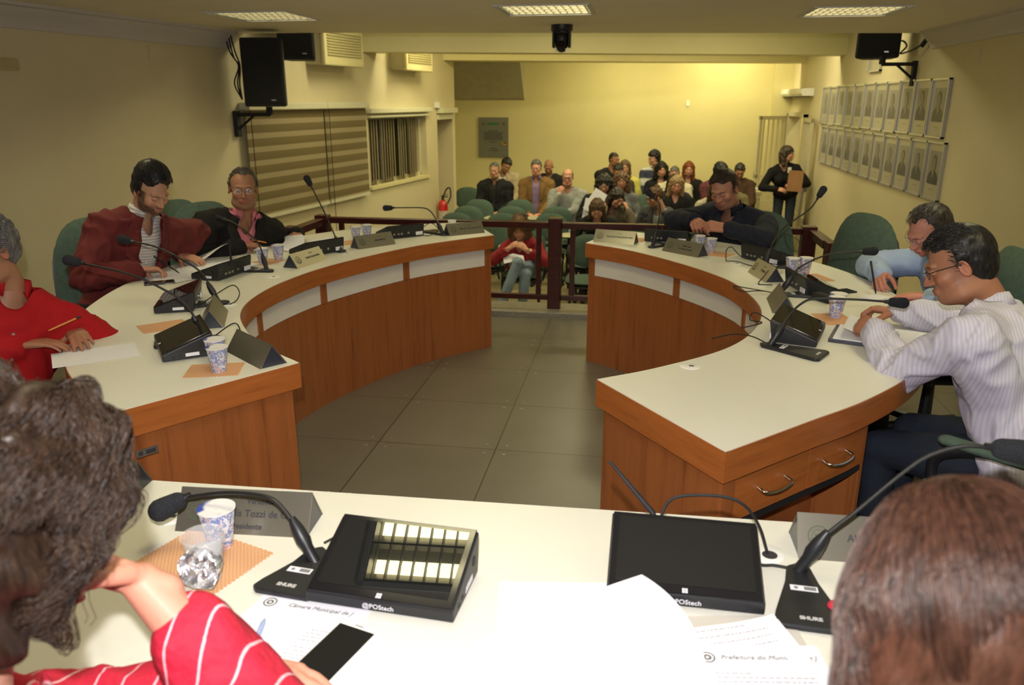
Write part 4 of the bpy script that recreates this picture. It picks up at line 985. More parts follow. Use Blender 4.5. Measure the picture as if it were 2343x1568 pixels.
sheet('paper_sheet', 'open white sheet with print on the dark notebook', 'paper', (.95, 2.99), R(-20 + 90), .21, .30, lambda u, v: (0, 0, .035 * max(0, v - .55) ** 1.3 * 3 + .004 * math.sin(u * 3)), z=.0195, lines=16)
t = thing('notepad', 'small white notepad under the pen of the blue shirted man', 'notepad', (1.09, 3.68, TZ), R(40))
m = MB(); m.bb(-.055, .055, -.04, .04, .0005, .006); m.build('pages', whitep, t)
# ------------------------------------------------------------------ front desk
nameplate('large name plate on the front desk behind the foil cups', (-.785, 1.372), R(3.5), [('Vereador', .0155, .035, .068, 0), ('er Luís Tozzi de Ca', .0205, .022, .043, 0), ('Presidente', .0165, .008, .017, 0)], seal=True, w_=.285, h_=.078, d_=.10)
nameplate('large name plate on the front desk before the brown haired head', (.485, 1.465), R(1), [('Alb', .021, -.035, .045, 0)], seal=True, w_=.285)
nameplate('name plate at the left end of the front desk beside the curly head', (-1.235, 1.455), R(5), blank=True)
tablet('large black tablet on the front desk mirroring the ceiling lamp', (-.41, 1.20), R(-4), sticker=False, logo=True)
tablet('large black tablet on the front desk with an antenna, papers before it', (.115, 1.30), R(-1), antenna=1, sticker=False, logo=True)
microphone('front desk microphone bent over the foil cups', (-.592, 1.255), R(-6), [(-.585, 1.240, .80), (-.616, 1.255, .845), (-.652, 1.268, .889), (-.69, 1.275, .911), (-.78, 1.288, .905), (-.868, 1.288, .887), (-.893, 1.28, .877)], padlen=.125, wind=.0235)
microphone('front desk microphone stretching to the right past the brown haired head', (.333, 1.345), R(-3), [(.333, 1.355, .80), (.37, 1.36, .87), (.425, 1.37, .926), (.484, 1.37, .998), (.529, 1.37, 1.044), (.583, 1.37, 1.068), (.635, 1.37, 1.069), (.655, 1.37, 1.067)], padlen=.165, wind=.0235)
cup('water cup with foil lid and blue drop print in front of the large name plate', (-.80, 1.275), h_=.085, r0=.024, r1=.034)
c_ = cup('open clear water cup with its crumpled foil lid peeled down', (-.765, 1.165), lid=False, h_=.095, r0=.026, r1=.038, crushed=True)
V = []; F = []; n = 22; rnd = random.Random(3)
m = MB()
for i in range(9):
    for j in range(n):
        a = 2 * PI * j / n; r_ = .034 * (i + .01) / 8 * (1 + .06 * math.sin(5 * a))
        V.append((r_ * math.cos(a), r_ * math.sin(a) * 1.1, .007 * math.sin(a * 3 + i * 1.3) * (i / 8) + .004 * math.cos(a * 7) * (i / 8) + rnd.uniform(-.0015, .0015)))
for i in range(8):
    for j in range(n): F.append((i * n + j, i * n + (j + 1) % n, (i + 1) * n + (j + 1) % n, (i + 1) * n + j))
m.M = Matrix.Translation((.012, -.038, .050)) @ Matrix.Scale(1.1, 4) @ Matrix.Rotation(R(74), 4, 'X') @ Matrix.Rotation(R(20), 4, 'Y'); m.add(V, F)
fo = m.build('foil_lid', foil, c_, smooth=True); sd = fo.modifiers.new('s', 'SOLIDIFY'); sd.thickness = .0006
mat_pad('tan woven mat on the front desk under the foil cups', (-.81, 1.225), R(-18), .215, .155)
grommet((-.965, 1.365), 'white cable cover under the foam head of the front left microphone'); grommet((.285, 1.42), 'white cable cover with an open hole between the front tablet and microphone', True)
cable('tablet_cable', 'cable arching from the hole to the back of the right front tablet', [(.285, 1.415, .795), (.265, 1.42, .85), (.23, 1.41, .90), (.18, 1.41, .915), (.10, 1.41, .905), (.075, 1.395, .875), (.08, 1.385, .85)], .0032)
cable('microphone_cable', 'cable from the hole to the right front microphone', [(.24, 1.36, .83), (.262, 1.365, .80), (.29, 1.37, .797), (.318, 1.36, .80)], .003)
cable('microphone_cable', 'short cable from the left front microphone to its tablet', [(-.59, 1.30, .803), (-.57, 1.32, .808), (-.545, 1.315, .82)], .0025)
sheet('letter_sheet', 'letterhead sheet of the town council below the left front tablet', 'letter', (-.545, 1.00), R(-4), .21, .297, head='Câmara Municipal de J', lines=18, seal=True)
sheet('signed_note', 'smaller white note with a blue signature on the letterhead', 'note', (-.60, 1.00), R(-14), .13, .17, z=.0022, sig=True)
pen('blue capped pen lying on the signed note', (-.60, 1.06, TZ + .009), (-.578, .95, TZ + .009), mat('blue translucent pen', (.35, .42, .70), .2))
phone('large white phone with a black screen on the letterhead', (-.452, 1.00), R(-16), whitepl, screenm, .078, .155)
sheet('paper_sheet', 'flat white sheet left of the right front tablet', 'paper', (-.09, 1.16), R(8), .24, .20, group=None)
sheet('plastic_folder', 'clear plastic folder with papers below the right front tablet', 'folder', (.20, 1.125), R(10), .22, .16, z=.0022, m_=mat('clear sleeve', (.75, .72, .66), .12, alpha=.55))
sheet('paper_sheet', 'white printed slip on the clear plastic folder', 'paper', (.20, 1.12), R(20), .18, .12, lambda u, v: (0, 0, .03 * max(0, u - .5) ** 2), z=.0045, lines=4)
sheet('letter_sheet', 'letterhead sheet at the lower right beside the brown hair', 'letter', (.235, 1.005), R(8), .21, .24, head='Prefeitura do Município de J', lines=14, seal=True, z=.007)
def roll(u, v):
    # far right corner of the stack rolls up and over towards the reader
    s_ = max(0, (u * .35 + v * .95) - .42)
    return (-.02 * s_, -.03 * s_, .26 * s_ ** 1.25 * (1 - .42 * max(0, u - .75) * 3 * (u > .75)) )
HG = [[(-.26, .80, .80), (-.06, .80, .85), (.115, .80, .87)], [(-.262, .923, .80), (-.02, .93, .93), (.155, 1.00, .925)], [(-.247, 1.045, .795), (-.115, 1.085, .865), (.034, 1.118, .915)]]
def hpatch(u, v):
    B = lambda t: ((1 - t) ** 2, 2 * t * (1 - t), t * t); bu, bv = B(u), B(v); p = Vector((0, 0, 0))
    for i in range(3):
        for j in range(3): p += Vector(HG[i][j]) * bv[i] * bu[j]
    return (p.x - (u - .5), p.y - (v - .5), p.z)
sheet('held_document', 'large curling white document held up at the bottom of the picture', 'document', (0, 0), 0, 1, 1, hpatch, z=-TZ, lines=13, m_=nmat('thin paper', (.76, .76, .82), .8, 6, .02), nx=24, ny=24)
t = thing('red_object', 'small red object peeking out behind the brown hair', 'object', (.372, 1.245, TZ + .0))  # small red item of unknown kind
m = MB(); m.cap((0, 0, .012), (.02, .0, .014), .012, .012, n=12); m.build('body', mat('red plastic', (.55, .03, .06), .4), t, smooth=True)
# ================================================================== people
def nz(v): v = Vector(v); return v.normalized()
def remesh(mb, vox, sm=6, fac=.5):
    me = bpy.data.meshes.new('tmp'); me.from_pydata(mb.v, [], mb.f)
    o = bpy.data.objects.new('tmp', me); C.objects.link(o)
    r = o.modifiers.new('r', 'REMESH'); r.mode = 'VOXEL'; r.voxel_size = vox; r.adaptivity = 0
    if sm: s_ = o.modifiers.new('s', 'SMOOTH'); s_.factor = fac; s_.iterations = sm
    e = o.evaluated_get(bpy.context.evaluated_depsgraph_get()); q = e.to_mesh()
    n = len(q.vertices); v = np.empty(n * 3); q.vertices.foreach_get('co', v)
    nr = np.empty(n * 3); q.vertices.foreach_get('normal', nr)
    f = [tuple(p.vertices) for p in q.polygons]
    e.to_mesh_clear(); bpy.data.objects.remove(o); bpy.data.meshes.remove(me)
    return v.reshape(-1, 3), f, nr.reshape(-1, 3)
def mesh_from(name, V, F, mats, parent, col=None, smooth=True, midx=None):
    me = bpy.data.meshes.new(name); me.from_pydata([tuple(p) for p in V], [], F)
    for m in (mats if isinstance(mats, (list, tuple)) else [mats]): me.materials.append(m)
    if smooth: me.polygons.foreach_set('use_smooth', [True] * len(F))
    if col is not None:
        a = me.color_attributes.new('Col', 'FLOAT_COLOR', 'POINT')
        a.data.foreach_set('color', np.concatenate([np.asarray(col), np.ones((len(V), 1))], 1).astype(np.float32).ravel())
    o = bpy.data.objects.new(name, me); C.objects.link(o); o.parent = parent; return o
def skinmat():
    m = mat('skin', (.5, .3, .2), .5, spec=.35)
    a = N(m, 'ShaderNodeAttribute'); a.attribute_name = 'Col'; L(m, a.outputs['Color'], BS(m).inputs['Base Color'])
    BS(m).inputs['Subsurface Weight'].default_value = .06; BS(m).inputs['Subsurface Radius'].default_value = (.02, .008, .004)
    bump(m, noi(m, coords(m), 260, 3), .12, .002)
    return m
skin_m = skinmat()
def hairmat(name, col, grey=0, gcol=(.45, .45, .45)):
    if name in MATS: return MATS[name]
    m = mat(name, col, .42, spec=.4)
    v = coords(m, (1, 1, .25)); n = noi(m, v, 110, 3, .7); n2 = noi(m, coords(m), 9, 3)
    g = N(m, 'ShaderNodeNewGeometry'); ad = N(m, 'ShaderNodeMath'); ad.operation = 'MULTIPLY_ADD'; ad.inputs[1].default_value = .35
    L(m, g.outputs['Random Per Island'], ad.inputs[0]); L(m, n, ad.inputs[2])
    hi = tuple(c * (1 - grey) + q * grey for c, q in zip(sc(col, 2.0), gcol)); lo = sc(col, .45)
    L(m, ramp(m, ad.outputs[0], [(.42, lo), (.62, col), (.85, hi)]), BS(m).inputs['Base Color'])
    bump(m, n, .5, .004); return m

# ---- signed distance helpers for the head
def _ell(P, c, r):
    q = (P - np.array(c)) / np.array(r); k0 = np.linalg.norm(q, axis=1); k1 = np.linalg.norm(q / np.array(r), axis=1) + 1e-9
    return k0 * (k0 - 1) / k1
def _cap(P, a, b, r0, r1):
    a = np.array(a); b = np.array(b); d = b - a; h = np.clip(((P - a) @ d) / (d @ d), 0, 1)
    return np.linalg.norm(P - a - h[:, None] * d, axis=1) - (r0 + (r1 - r0) * h)
def _smin(a, b, k): h = np.clip(.5 + .5 * (b - a) / k, 0, 1); return b * (1 - h) + a * h - k * h * (1 - h)
def _smax(a, b, k): return -_smin(-a, -b, k)
def head_f(P, h):
    w_ = h.get('w', 1); j = h.get('jaw', 1); nose = h.get('nose', 1); ck = h.get('cheek', 1)
    d = _ell(P, (0, -.015, .028), (.076 * w_, .097, .088))
    d = _smin(d, _ell(P, (0, .028, -.040), (.060 * w_ * j, .064, .078)), .03)
    d = _smin(d, _cap(P, (-.035 * j, .020, -.078), (.035 * j, .020, -.078), .030 * j, .030 * j), .03)
    d = _smin(d, _ell(P, (0, .073, -.098), (.021, .018, .017)), .02)
    for s_ in (-1, 1):
        d = _smin(d, _ell(P, (s_ * .044 * w_, .058, -.028), (.022 * ck, .024, .022)), .02)
        d = _smin(d, _cap(P, (s_ * .010, .091, .022), (s_ * .042, .078, .022), .010, .008), .012)
        d = _smax(d, -_ell(P, (s_ * .031, .104, .002), (.017, .016, .012)), .010)
        d = _smin(d, _ell(P, (s_ * .031, .080, .001), (.0145, .0130, .0125)), .003)
        d = _smin(d, _ell(P, (s_ * .012, .100, -.036), (.0085 * nose, .010, .0075)), .006)
    d = _smin(d, _cap(P, (0, .092, .008), (0, .112, -.033), .0065 * nose, .0105 * nose), .010)
    d = _smin(d, _ell(P, (0, .090, -.066), (.028, .011, .014)), .008)
    d = _smin(d, _ell(P, (0, .0985, -.0625), (.021, .006, .0042)), .004)
    d = _smin(d, _ell(P, (0, .0965, -.0735), (.018, .0065, .0050)), .004)
    fat = h.get('fat', 0)
    if fat: d = _smin(d, _ell(P, (0, .015, -.095), (.060 + fat, .058 + fat, .035)), .03)
    d = _smin(d, _cap(P, (0, -.028, -.05), (0, -.050, -.24), .054 * h.get('neck', 1), .062 * h.get('neck', 1)), .03)
    return d
def star(fn, c, lons, lats, rmax=.26, n=72, none=.03):
    c = np.array(c); D = np.array([[math.cos(b) * math.sin(a), math.cos(b) * math.cos(a), math.sin(b)] for b in lats for a in lons])
    rs = np.linspace(.02, rmax, n); r = np.full(len(D), none); prev = None
    Fv = np.stack([fn(c + D * q) for q in rs])      # n x dirs
    neg = Fv < 0
    for i in range(n - 2, -1, -1):
        hit = neg[i] & ~neg[i + 1] & (r == none)
        a, b = Fv[i][hit], Fv[i + 1][hit]; r[hit] = rs[i] + (rs[i + 1] - rs[i]) * (-a / (b - a))
    full = neg[-1] & (r == none); r[full] = rmax
    return c + D * r[:, None], D, r
def gridfaces(nl, nb):
    F = [(i * nl + j, i * nl + (j + 1) % nl, (i + 1) * nl + (j + 1) % nl, (i + 1) * nl + j) for i in range(nb - 1) for j in range(nl)]
    F.append(tuple(range(nl - 1, -1, -1))); F.append(tuple((nb - 1) * nl + j for j in range(nl))); return F
def warp(n, k): return [a + k * math.sin(a) * -1 for a in (-PI + 2 * PI * i / n for i in range(n))]
def headgrid(res):
    nl, nb = {'hi': (128, 110), 'mid': (84, 70), 'lo': (52, 46)}[res]
    lons = [2 * PI * i / nl - PI for i in range(nl)]
    lons = [a - .48 * math.sin(a) for a in lons]
    lats = [-PI * .49 + PI * .98 * i / (nb - 1) for i in range(nb)]
    lats = [b - .20 * math.sin(2 * (b + .15)) for b in lats]
    return lons, sorted(lats)
def face_col(P, h, skin):
    n = len(P); col = np.tile(np.array(skin), (n, 1)); x, y, z = P[:, 0], P[:, 1], P[:, 2]; ax = np.abs(x); front = y > .03
    def mix(mask, c, k=1.0):
        mk = np.clip(mask, 0, 1)[:, None] * k; return col * (1 - mk) + np.array(c) * mk
    rs = np.array(skin) * np.array([1.12, .82, .80])
    col = mix(np.exp(-((ax - .042) ** 2 + (z + .03) ** 2) / .0005) * front, rs, .6)
    col = mix(np.exp(-(x ** 2 + (z + .033) ** 2) / .00022) * front, rs, .6)
    hc = np.array(h.get('hc', (.03, .02, .015)))
    bd = h.get('beard', 0)
    if bd:
        cut = -.034 - .010 * np.clip((ax - .02) / .03, 0, 1); m = np.clip((cut - z) / .012, 0, 1) * np.clip((y + .012) / .02, 0, 1) * np.clip((z + .125) / .02, 0, 1)
        m = np.maximum(m, np.clip((ax - .058) / .008, 0, 1) * (z < .02) * (y > -.012) * (y < .045) * np.clip((z + .12) / .02, 0, 1) * (1 if bd > .5 else .5))
        m *= 1 - np.exp(-(((ax - .032) / .016) ** 2 + ((z + .048) / .012) ** 2)) * .6
        col = mix(m, hc * .9 + np.array(skin) * .08, bd)
    lip = np.array(h.get('lip', tuple(np.array(skin) * np.array([.95, .58, .60]))))
    col = mix(np.clip(1.35 - ((x / .024) ** 2 + ((z + .067) / .0095) ** 2), 0, 1) * 3 * (y > .07), lip)
    col = mix(np.clip(1 - (x / .022) ** 2, 0, 1) * np.clip(1 - np.abs(z + .0675) / .0016, 0, 1) * (y > .07), np.array(skin) * .30)
    if h.get('eyes', 'down') == 'open':
        e = ((ax - .031) / .0135) ** 2 + ((z - .001) / .0058) ** 2
        col = mix(np.clip(1.5 - e * 1.2, 0, 1) * 4 * front, (.03, .02, .018), .9)
        col = mix(np.clip(1 - e, 0, 1) * 6 * front, (.55, .50, .46)); ir = ((ax - .031) ** 2 + (z - .001) ** 2) / .0052 ** 2
        col = mix(np.clip(1.2 - ir, 0, 1) * 5 * (e < 1) * front, (.025, .015, .012))
    else:
        e = np.exp(-((ax - .031) / .0125) ** 4) * np.exp(-((z + .0055 + 8 * (ax - .031) ** 2) / .0020) ** 2)
        col = mix(e * front, (.02, .014, .012), .9)
    b = np.exp(-((ax - .032) / .0155) ** 4) * np.exp(-((z - .0235 + 9 * (ax - .028) ** 2) / .0038) ** 2) * front
    col = mix(b * h.get('brow', .85), hc * .8)
    return col
def hair_f(P, s):
    t = s.get('t', .012); kind = s.get('kind', 'short'); x, y, z = P[:, 0], P[:, 1], P[:, 2]; w_ = s.get('w', 1)
    d = _ell(P, (0, -.018, .030 + s.get('up', 0) / 2), (.077 * w_ + t * .9, .099 + t, .089 + t + s.get('up', 0)))
    back = np.clip(-y / .07, 0, 1)
    if kind in ('short', 'bald'):
        d = _smin(d, _ell(P, (0, -.048, -.015), (.068 * w_ + t * .6, .062 + t * .8, .082)), .02)
        if s.get('lobe'): d = _smin(d, _ell(P, (0, -.052, -.070), (.066 * w_ + t * .7, .052 + t * .9, .090)), .02)
        lo = s.get('side', -.015) * (1 - back) + s.get('nape', -.085) * back
        d = _smax(d, lo - z, .006)
        d = _smax(d, -_ell(P, (0, .135, s.get('line', .0) - .025), (.080, .105, .108)), .012)
        d = _smax(d, -np.maximum(.012 - y, z - .052 - s.get('line', 0) * .5), .012)
        if kind == 'bald': d = _smax(d, z - s.get('top', .062) - .02 * back, .008)
        if s.get('recede'): 
            for q in (-1, 1): d = _smax(d, -_ell(P, (q * .042, .085, .085), (.026, .05 + s['recede'], .035)), .01)
    elif kind == 'long':
        ln = s.get('len', .24); vol = s.get('vol', .03)
        for q in (-1, 1):
            d = _smin(d, _cap(P, (q * (.070 + vol * .3), -.022, .02), (q * (.075 + vol * .7), -.005, -ln), .020 + vol * .6, .022 + vol * .6), .03)
        d = _smin(d, _ell(P, (0, -.070, -.06 - (ln - .2) / 2), (.078 + vol, .050 + vol * .6, ln * .78)), .05)
        d = _smax(d, -_ell(P, (s.get('part', 0), .125, -.045), (.062, .100, .115)), .012)
        d = _smax(d, -_ell(P, (0, .06, -.20), (.055, .085, .13)), .012)
    elif kind == 'bun':
        d = _smax(d, -.035 - .055 * back - z, .006); d = _smax(d, -_ell(P, (0, .135, -.02), (.078, .100, .105)), .012)
        d = _smin(d, _ell(P, s.get('bun', (0, -.07, .115)), (.034, .034, .034)), .012)
        if s.get('tail'): d = _smin(d, _cap(P, (0, -.10, .02), (0, -.12, -.14), .03, .018), .02)
    na = s.get('amp', .0045); nf = s.get('freq', 60)
    if na:
        d = d + na * (np.sin(x * nf + 3 * np.sin(z * nf * .7)) * np.sin(y * nf * 1.1 + 2 * np.sin(x * nf)) + .5 * np.sin(z * nf * 1.7 + x * nf * 2 + y * 40))
    return d
def ears(mb, h):
    w_ = h.get('w', 1)
    for s_ in (-1, 1):
        M_ = Matrix.Translation((s_ * (.079 * w_), -.008, -.012)) @ Matrix.Rotation(R(14) * s_, 4, 'Z') @ Matrix.Rotation(R(8) * -s_, 4, 'Y') @ Matrix.Rotation(R(-12), 4, 'X')
        old = mb.M; mb.M = mb.M @ M_
        mb.ball((0, 0, 0), (.0085, .017, .029), n=14, k=9)
        mb.tube([(s_ * .006, .012 * math.cos(a) * 1.15, .026 * math.sin(a) + .002) for a in [R(-100 + 25 * i) for i in range(12)]][::1], .0042, 6)
        mb.M = old

def hand(mb, W, d, n, side, curl=(25, 30, 20), spread=6, thumb=.5, k=1.0):
    """side: +1 right hand, -1 left hand. d fingers, n the way the palm faces"""
    d = nz(d); n = Vector(n); n = nz(n - d * n.dot(d)); lat = d.cross(n) * side
    mb.cap(W - d * .03, W + d * .012, .027 * k, .026 * k, 1, .78, up=n, n=12)
    KB = []
    for i in range(4):
        b = W + (d * (.088, .091, .086, .077)[i] + lat * (.027, .009, -.010, -.027)[i]) * k
        mb.cap(W + (d * .012 + lat * (.016, .006, -.006, -.015)[i]) * k, b, .0150 * k, .0112 * k, n=10); KB.append(b)
    mb.cap(W + d * .03 * k, W + d * .068 * k, .022 * k, .026 * k, 1.25, .62, up=n, n=12)
    for i in range(4):
        b = KB[i]; Lf = (.074, .082, .076, .060)[i] * k; a0 = R(spread * (1, .3, -.4, -1.2)[i]); dd = (d * math.cos(a0) + lat * math.sin(a0)).normalized(); nn = n
        ang = 0; rr = (.0094, .0096, .0092, .0082)[i] * k
        cm = curl[4 + i] if len(curl) > 4 else 1
        for q, fr in enumerate((.46, .30, .24)):
            ang += R(curl[q] * cm); e = b + (dd * math.cos(ang) + nn * math.sin(ang)) * Lf * fr
            mb.cap(b, e, rr * (1, .93, .84)[q], rr * (.93, .84, .70)[q], n=10); b = e
    b = W + (d * .022 + lat * .024 + n * .006) * k
    for q, (l_, r0, r1) in enumerate(((.040, .0145, .0120), (.034, .0115, .0105), (.027, .0100, .0075))):
        v = nz(d * (.55 + .22 * q) + lat * (.85 - .55 * thumb - .12 * q) + n * (.25 + .45 * thumb * (q + 1) * .5)); e = b + v * l_ * k; mb.cap(b, e, r0 * k, r1 * k, n=10); b = e

def ik(S, Wt, a, b, pole):
    d = Wt - S; l = min(d.length, (a + b) * .995); u = d.normalized(); Wt2 = S + u * l
    x = (a * a - b * b + l * l) / (2 * l); hgt = math.sqrt(max(0, a * a - x * x)); p = Vector(pole); p = (p - u * p.dot(u)); p = p.normalized() if p.length > 1e-4 else u.orthogonal()
    return S + u * x + p * hgt, Wt2
def smooth_rim(V, F, it=10):
    ec = {}
    for f in F:
        for i in range(len(f)): e = (min(f[i - 1], f[i]), max(f[i - 1], f[i])); ec[e] = ec.get(e, 0) + 1
    nb_ = {}
    for (a, b), c in ec.items():
        if c == 1: nb_.setdefault(a, []).append(b); nb_.setdefault(b, []).append(a)
    V = V.copy()
    for _ in range(it):
        new = {a: V[a] * .5 + sum(V[b] for b in n_) / len(n_) * .5 for a, n_ in nb_.items() if len(n_) >= 2}
        for a, p in new.items(): V[a] = p
    return V
def wrinkle(V, Nn, amp, f=9, seed=0):
    if not amp: return V
    out = V.copy()
    for i in range(len(V)):
        p = Vector(V[i]) * f + Vector((seed, seed * 2.3, 0)); q = noise.noise(p + Vector((noise.noise(p * .6), 0, noise.noise(p * .5 + Vector((5, 5, 5))))) * 1.6)
        out[i] += Nn[i] * (amp * max(-.25, 1 - abs(q) * 3.4) * .8)
    return out
SKIN = {'light': (.56, .31, .205), 'mid': (.47, .255, .16), 'tan': (.36, .175, .10), 'dark': (.14, .062, .035), 'pink': (.60, .30, .21)}
cloth_cache = {}
def cloth(name, col, rough=.85, amt=.06, bs=160): return nmat(name, col, rough, 10, amt, bmp=.25, bscale=bs, spec=.2)
jeans = cloth('dark denim', (.028, .036, .055)); bluejeans = nmat('blue denim', (.17, .23, .29), .9, 7, .25, bmp=.2, bscale=200); darkpants = cloth('dark trousers', (.012, .013, .017))

def person(label, hip, head, heading, hyaw=None, hpitch=10, hroll=0, skin='mid', hs=.90, face=None, hair=None, hairm=None,
           top=None, jacket=None, pants=None, arms=None, res='mid', fz=0.0, sw=.185, girth=1.0, belly=0, legs='sit', collar=None,
           glasses=None, vneck=None, short_sleeve=False, jopen=.055, wr=0.004, tie=None, cuff=True, knees=None, group=None, extra=None, build_legs=True, neckfwd=.0, seed=0, bodyv=None):
    t = thing('person', label, 'person', (hip[0], hip[1], fz), 0, group)
    O = Vector((hip[0], hip[1], fz)); H = Vector(hip) - O; HC = Vector(head) - O
    if hyaw is None: hyaw = heading
    fw = Vector((math.cos(R(heading)), math.sin(R(heading)), 0)); MHr = Matrix.Rotation(R(hyaw - 90), 4, 'Z') @ Matrix.Rotation(R(-hpitch), 4, 'X') @ Matrix.Rotation(R(hroll), 4, 'Y')
    MH = Matrix.Translation(HC) @ MHr @ Matrix.Scale(hs, 4)
    nb = MH @ Vector((0, -.045, -.165))            # neck base
    spine = nz(nb - H); SCn = nb - spine * .055; rt = nz(fw.cross(spine)); f2 = rt.cross(spine) * -1
    f2 = spine.cross(rt) ; f2 = f2 if f2.dot(fw) > 0 else -f2
    face = dict(face or {}); S = SKIN[skin] if isinstance(skin, str) else skin; hres = res
    vox = bodyv or {'hi': .010, 'mid': .012, 'lo': .017}[res]; hv = {'hi': .0034, 'mid': .004, 'lo': .0062}[res]
    top = top or cloth('plain shirt', (.4, .4, .4))
    # ---- joints
    J = {}; 
    for s_, k in ((1, 'R'), (-1, 'L')):
        sh = SCn + rt * s_ * sw - spine * .045; a = (arms or {}).get(k) or {}
        w_ = a.get('w'); w_ = (Vector(w_) - O) if w_ is not None else H + f2 * .30 + rt * s_ * .10 + Vector((0, 0, .10))
        pole = a.get('pole', Vector((0, 0, -1)) + rt * s_ * .6 - f2 * .2); el, w2 = ik(sh, w_, .285 * a.get('len', 1), .25 * a.get('len', 1), pole); J[k] = (sh, el, w2, a)
    def torso(mb, g, sleeves=None):
        G = girth
        mb.cap(H - rt * .06, H + rt * .06, .118 * G + g, .118 * G + g, up=spine)
        mb.cap(H + spine * .03, H + spine * .20, .122 * G + g, .122 * G + g, 1.22, .92, up=f2, n=18)
        ch = (SCn - H).length
        mb.cap(H + spine * .20, H + spine * (ch - .11), .124 * G + g, .128 * G + g, 1.24, .84, up=f2, n=18)
        mb.cap(H + spine * (ch - .17) + f2 * .015, H + spine * (ch - .10) + f2 * .012, .115 * G + g, .105 * G + g, 1.3, .85, up=f2, n=18)
        if belly: mb.ball(tuple(H + spine * .14 + f2 * (.07 + belly * .5)), (.13 * G, .13 * G, .13 * G), n=18, k=12)
        for s_ in (-1, 1):
            sh = SCn + rt * s_ * sw - spine * .050
            mb.cap(SCn - spine * .06, sh, .075 + g, .060 + g, up=f2); mb.cap(SCn + spine * .035 + rt * s_ * .02, sh + spine * .018 - rt * s_ * .02, .044 + g, .040 + g, up=f2)
            mb.cap(sh - spine * .02, H + spine * (ch * .45) + rt * s_ * .10 * G, .065 + g, .055 * G + g, up=f2)
            if face.get('bust'): mb.ball(tuple(SCn - spine * .17 + rt * s_ * .075 + f2 * .085), (.062 + g,) * 3)
        mb.cap(SCn - spine * .03, SCn + spine * .03, .07 + g * .5, .058 + g * .4, up=f2)
    def sleeve(mb, k, g, upto=1.0):
        sh, el, w_, a = J[k]; 
        th = girth ** .5
        mb.cap(sh, el, (.056) * th + g, .046 * th + g)
        if upto > 0: e = el.lerp(w_, upto); mb.cap(el, e, .045 * th + g, (.045 + (.031 - .045) * upto) * th + g * .9)
    # ---- skin body: one mesh
    V = []; F = []; COL = []
    lons, lats = headgrid(hres)
    P, D, r_ = star(lambda q: head_f(q, face), (0, 0, -.01), lons, lats, .25)
    cl = face_col(P, face, S); hp = [MH @ Vector(p) for p in P]
    V += [tuple(p) for p in hp]; F += gridfaces(len(lons), len(lats)); COL += [tuple(c) for c in cl]
    e = MB(); e.M = MH; ears(e, face); v, f, _ = remesh(e, .003 if res != 'lo' else .005, 3)
    b = len(V); V += [tuple(p) for p in v]; F += [tuple(b + i for i in q) for q in f]; COL += [tuple(np.array(S) * np.array([1.05, .85, .85]))] * len(v)
    e = MB(); 
    ch = (SCn - H).length; e.cap(H + spine * .05, SCn - spine * .10, .09, .09, 1.2, .8, up=f2); e.cap(SCn - rt * sw * .8 - spine * .055, SCn + rt * sw * .8 - spine * .055, .045, .045, up=f2); e.cap(SCn - spine * .08, SCn + spine * .05, .06, .055, up=f2)
    e.cap(SCn - spine * .10, SCn - spine * .02, .085, .07, 1.25, .8, up=f2)
    for k in 'RL':
        sh, el, w_, a = J[k]; e.cap(sh, el, .045, .038); e.cap(el, w_, .038, .026)
    if legs == 'sit' or legs == 'cross': e.cap(H - rt * .06, H + rt * .06, .09, .09)
    v, f, _ = remesh(e, .013, 4); b = len(V); V += [tuple(p) for p in v]; F += [tuple(b + i for i in q) for q in f]; COL += [S] * len(v)
    for s_, k in ((1, 'R'), (-1, 'L')):
        sh, el, w_, a = J[k]
        if a.get('hide'): continue
        e = MB(); fd = nz(w_ - el); hd = Vector(a.get('d', fd)); hand(e, w_, hd, a.get('n', (0, 0, -1)), s_, a.get('curl', (25, 30, 20)), a.get('spread', 6), a.get('thumb', .5), a.get('k', 1.0))
        e.cap(w_ - fd * (.12 if not short_sleeve else .22), w_, .036, .026, 1, 1); v, f, _ = remesh(e, hv, 4); b = len(V); V += [tuple(p) for p in v]; F += [tuple(b + i for i in q) for q in f]
        COL += [tuple(np.array(S) * np.array([1.03, .93, .92]))] * len(v)
    mesh_from('body', V, F, skin_m, t, COL)
    # ---- hair
    if hair:
        hk = dict(hair); hk.setdefault('w', face.get('w', 1)); ll, bb_ = headgrid('hi' if res != 'lo' else 'mid')
        ll = [2 * PI * i / len(ll) for i in range(len(ll))]; bb_ = [-PI * .49 + PI * .98 * i / (len(bb_) - 1) for i in range(len(bb_))]
        cc = (0, -.01, .0) if hk.get('kind') != 'long' else (0, -.03, -.03)
        Ph, Dh, rh = star(lambda q: hair_f(q, hk), cc, ll, bb_, .36, 90)
        Pq, Dq, rq = star(lambda q: head_f(q, face), cc, ll, bb_, .30, 60)
        rh = np.where(rh < rq - .004, .031, rh) if hk.get('kind') != 'long' else rh; rvis = np.where(rh < rq - .001, 0, rh)
        Ph = np.array(cc) + Dh * np.where(rh < .032, np.minimum(rq - .012, rh + 1), rh)[:, None]
        # drop cells that are nowhere near hair
        keep = []; nl = len(ll)
        for q in gridfaces(nl, len(bb_)):
            if any(rh[i] > .031 for i in q): keep.append(q)
        Vh = [tuple(MH @ Vector(p)) for p in Ph]
        hm = hairm or hairmat('dark brown hair', (.025, .015, .010))
        ho = mesh_from('hair', Vh, keep, hm, t)
        ns = hk.get('strands', 0)
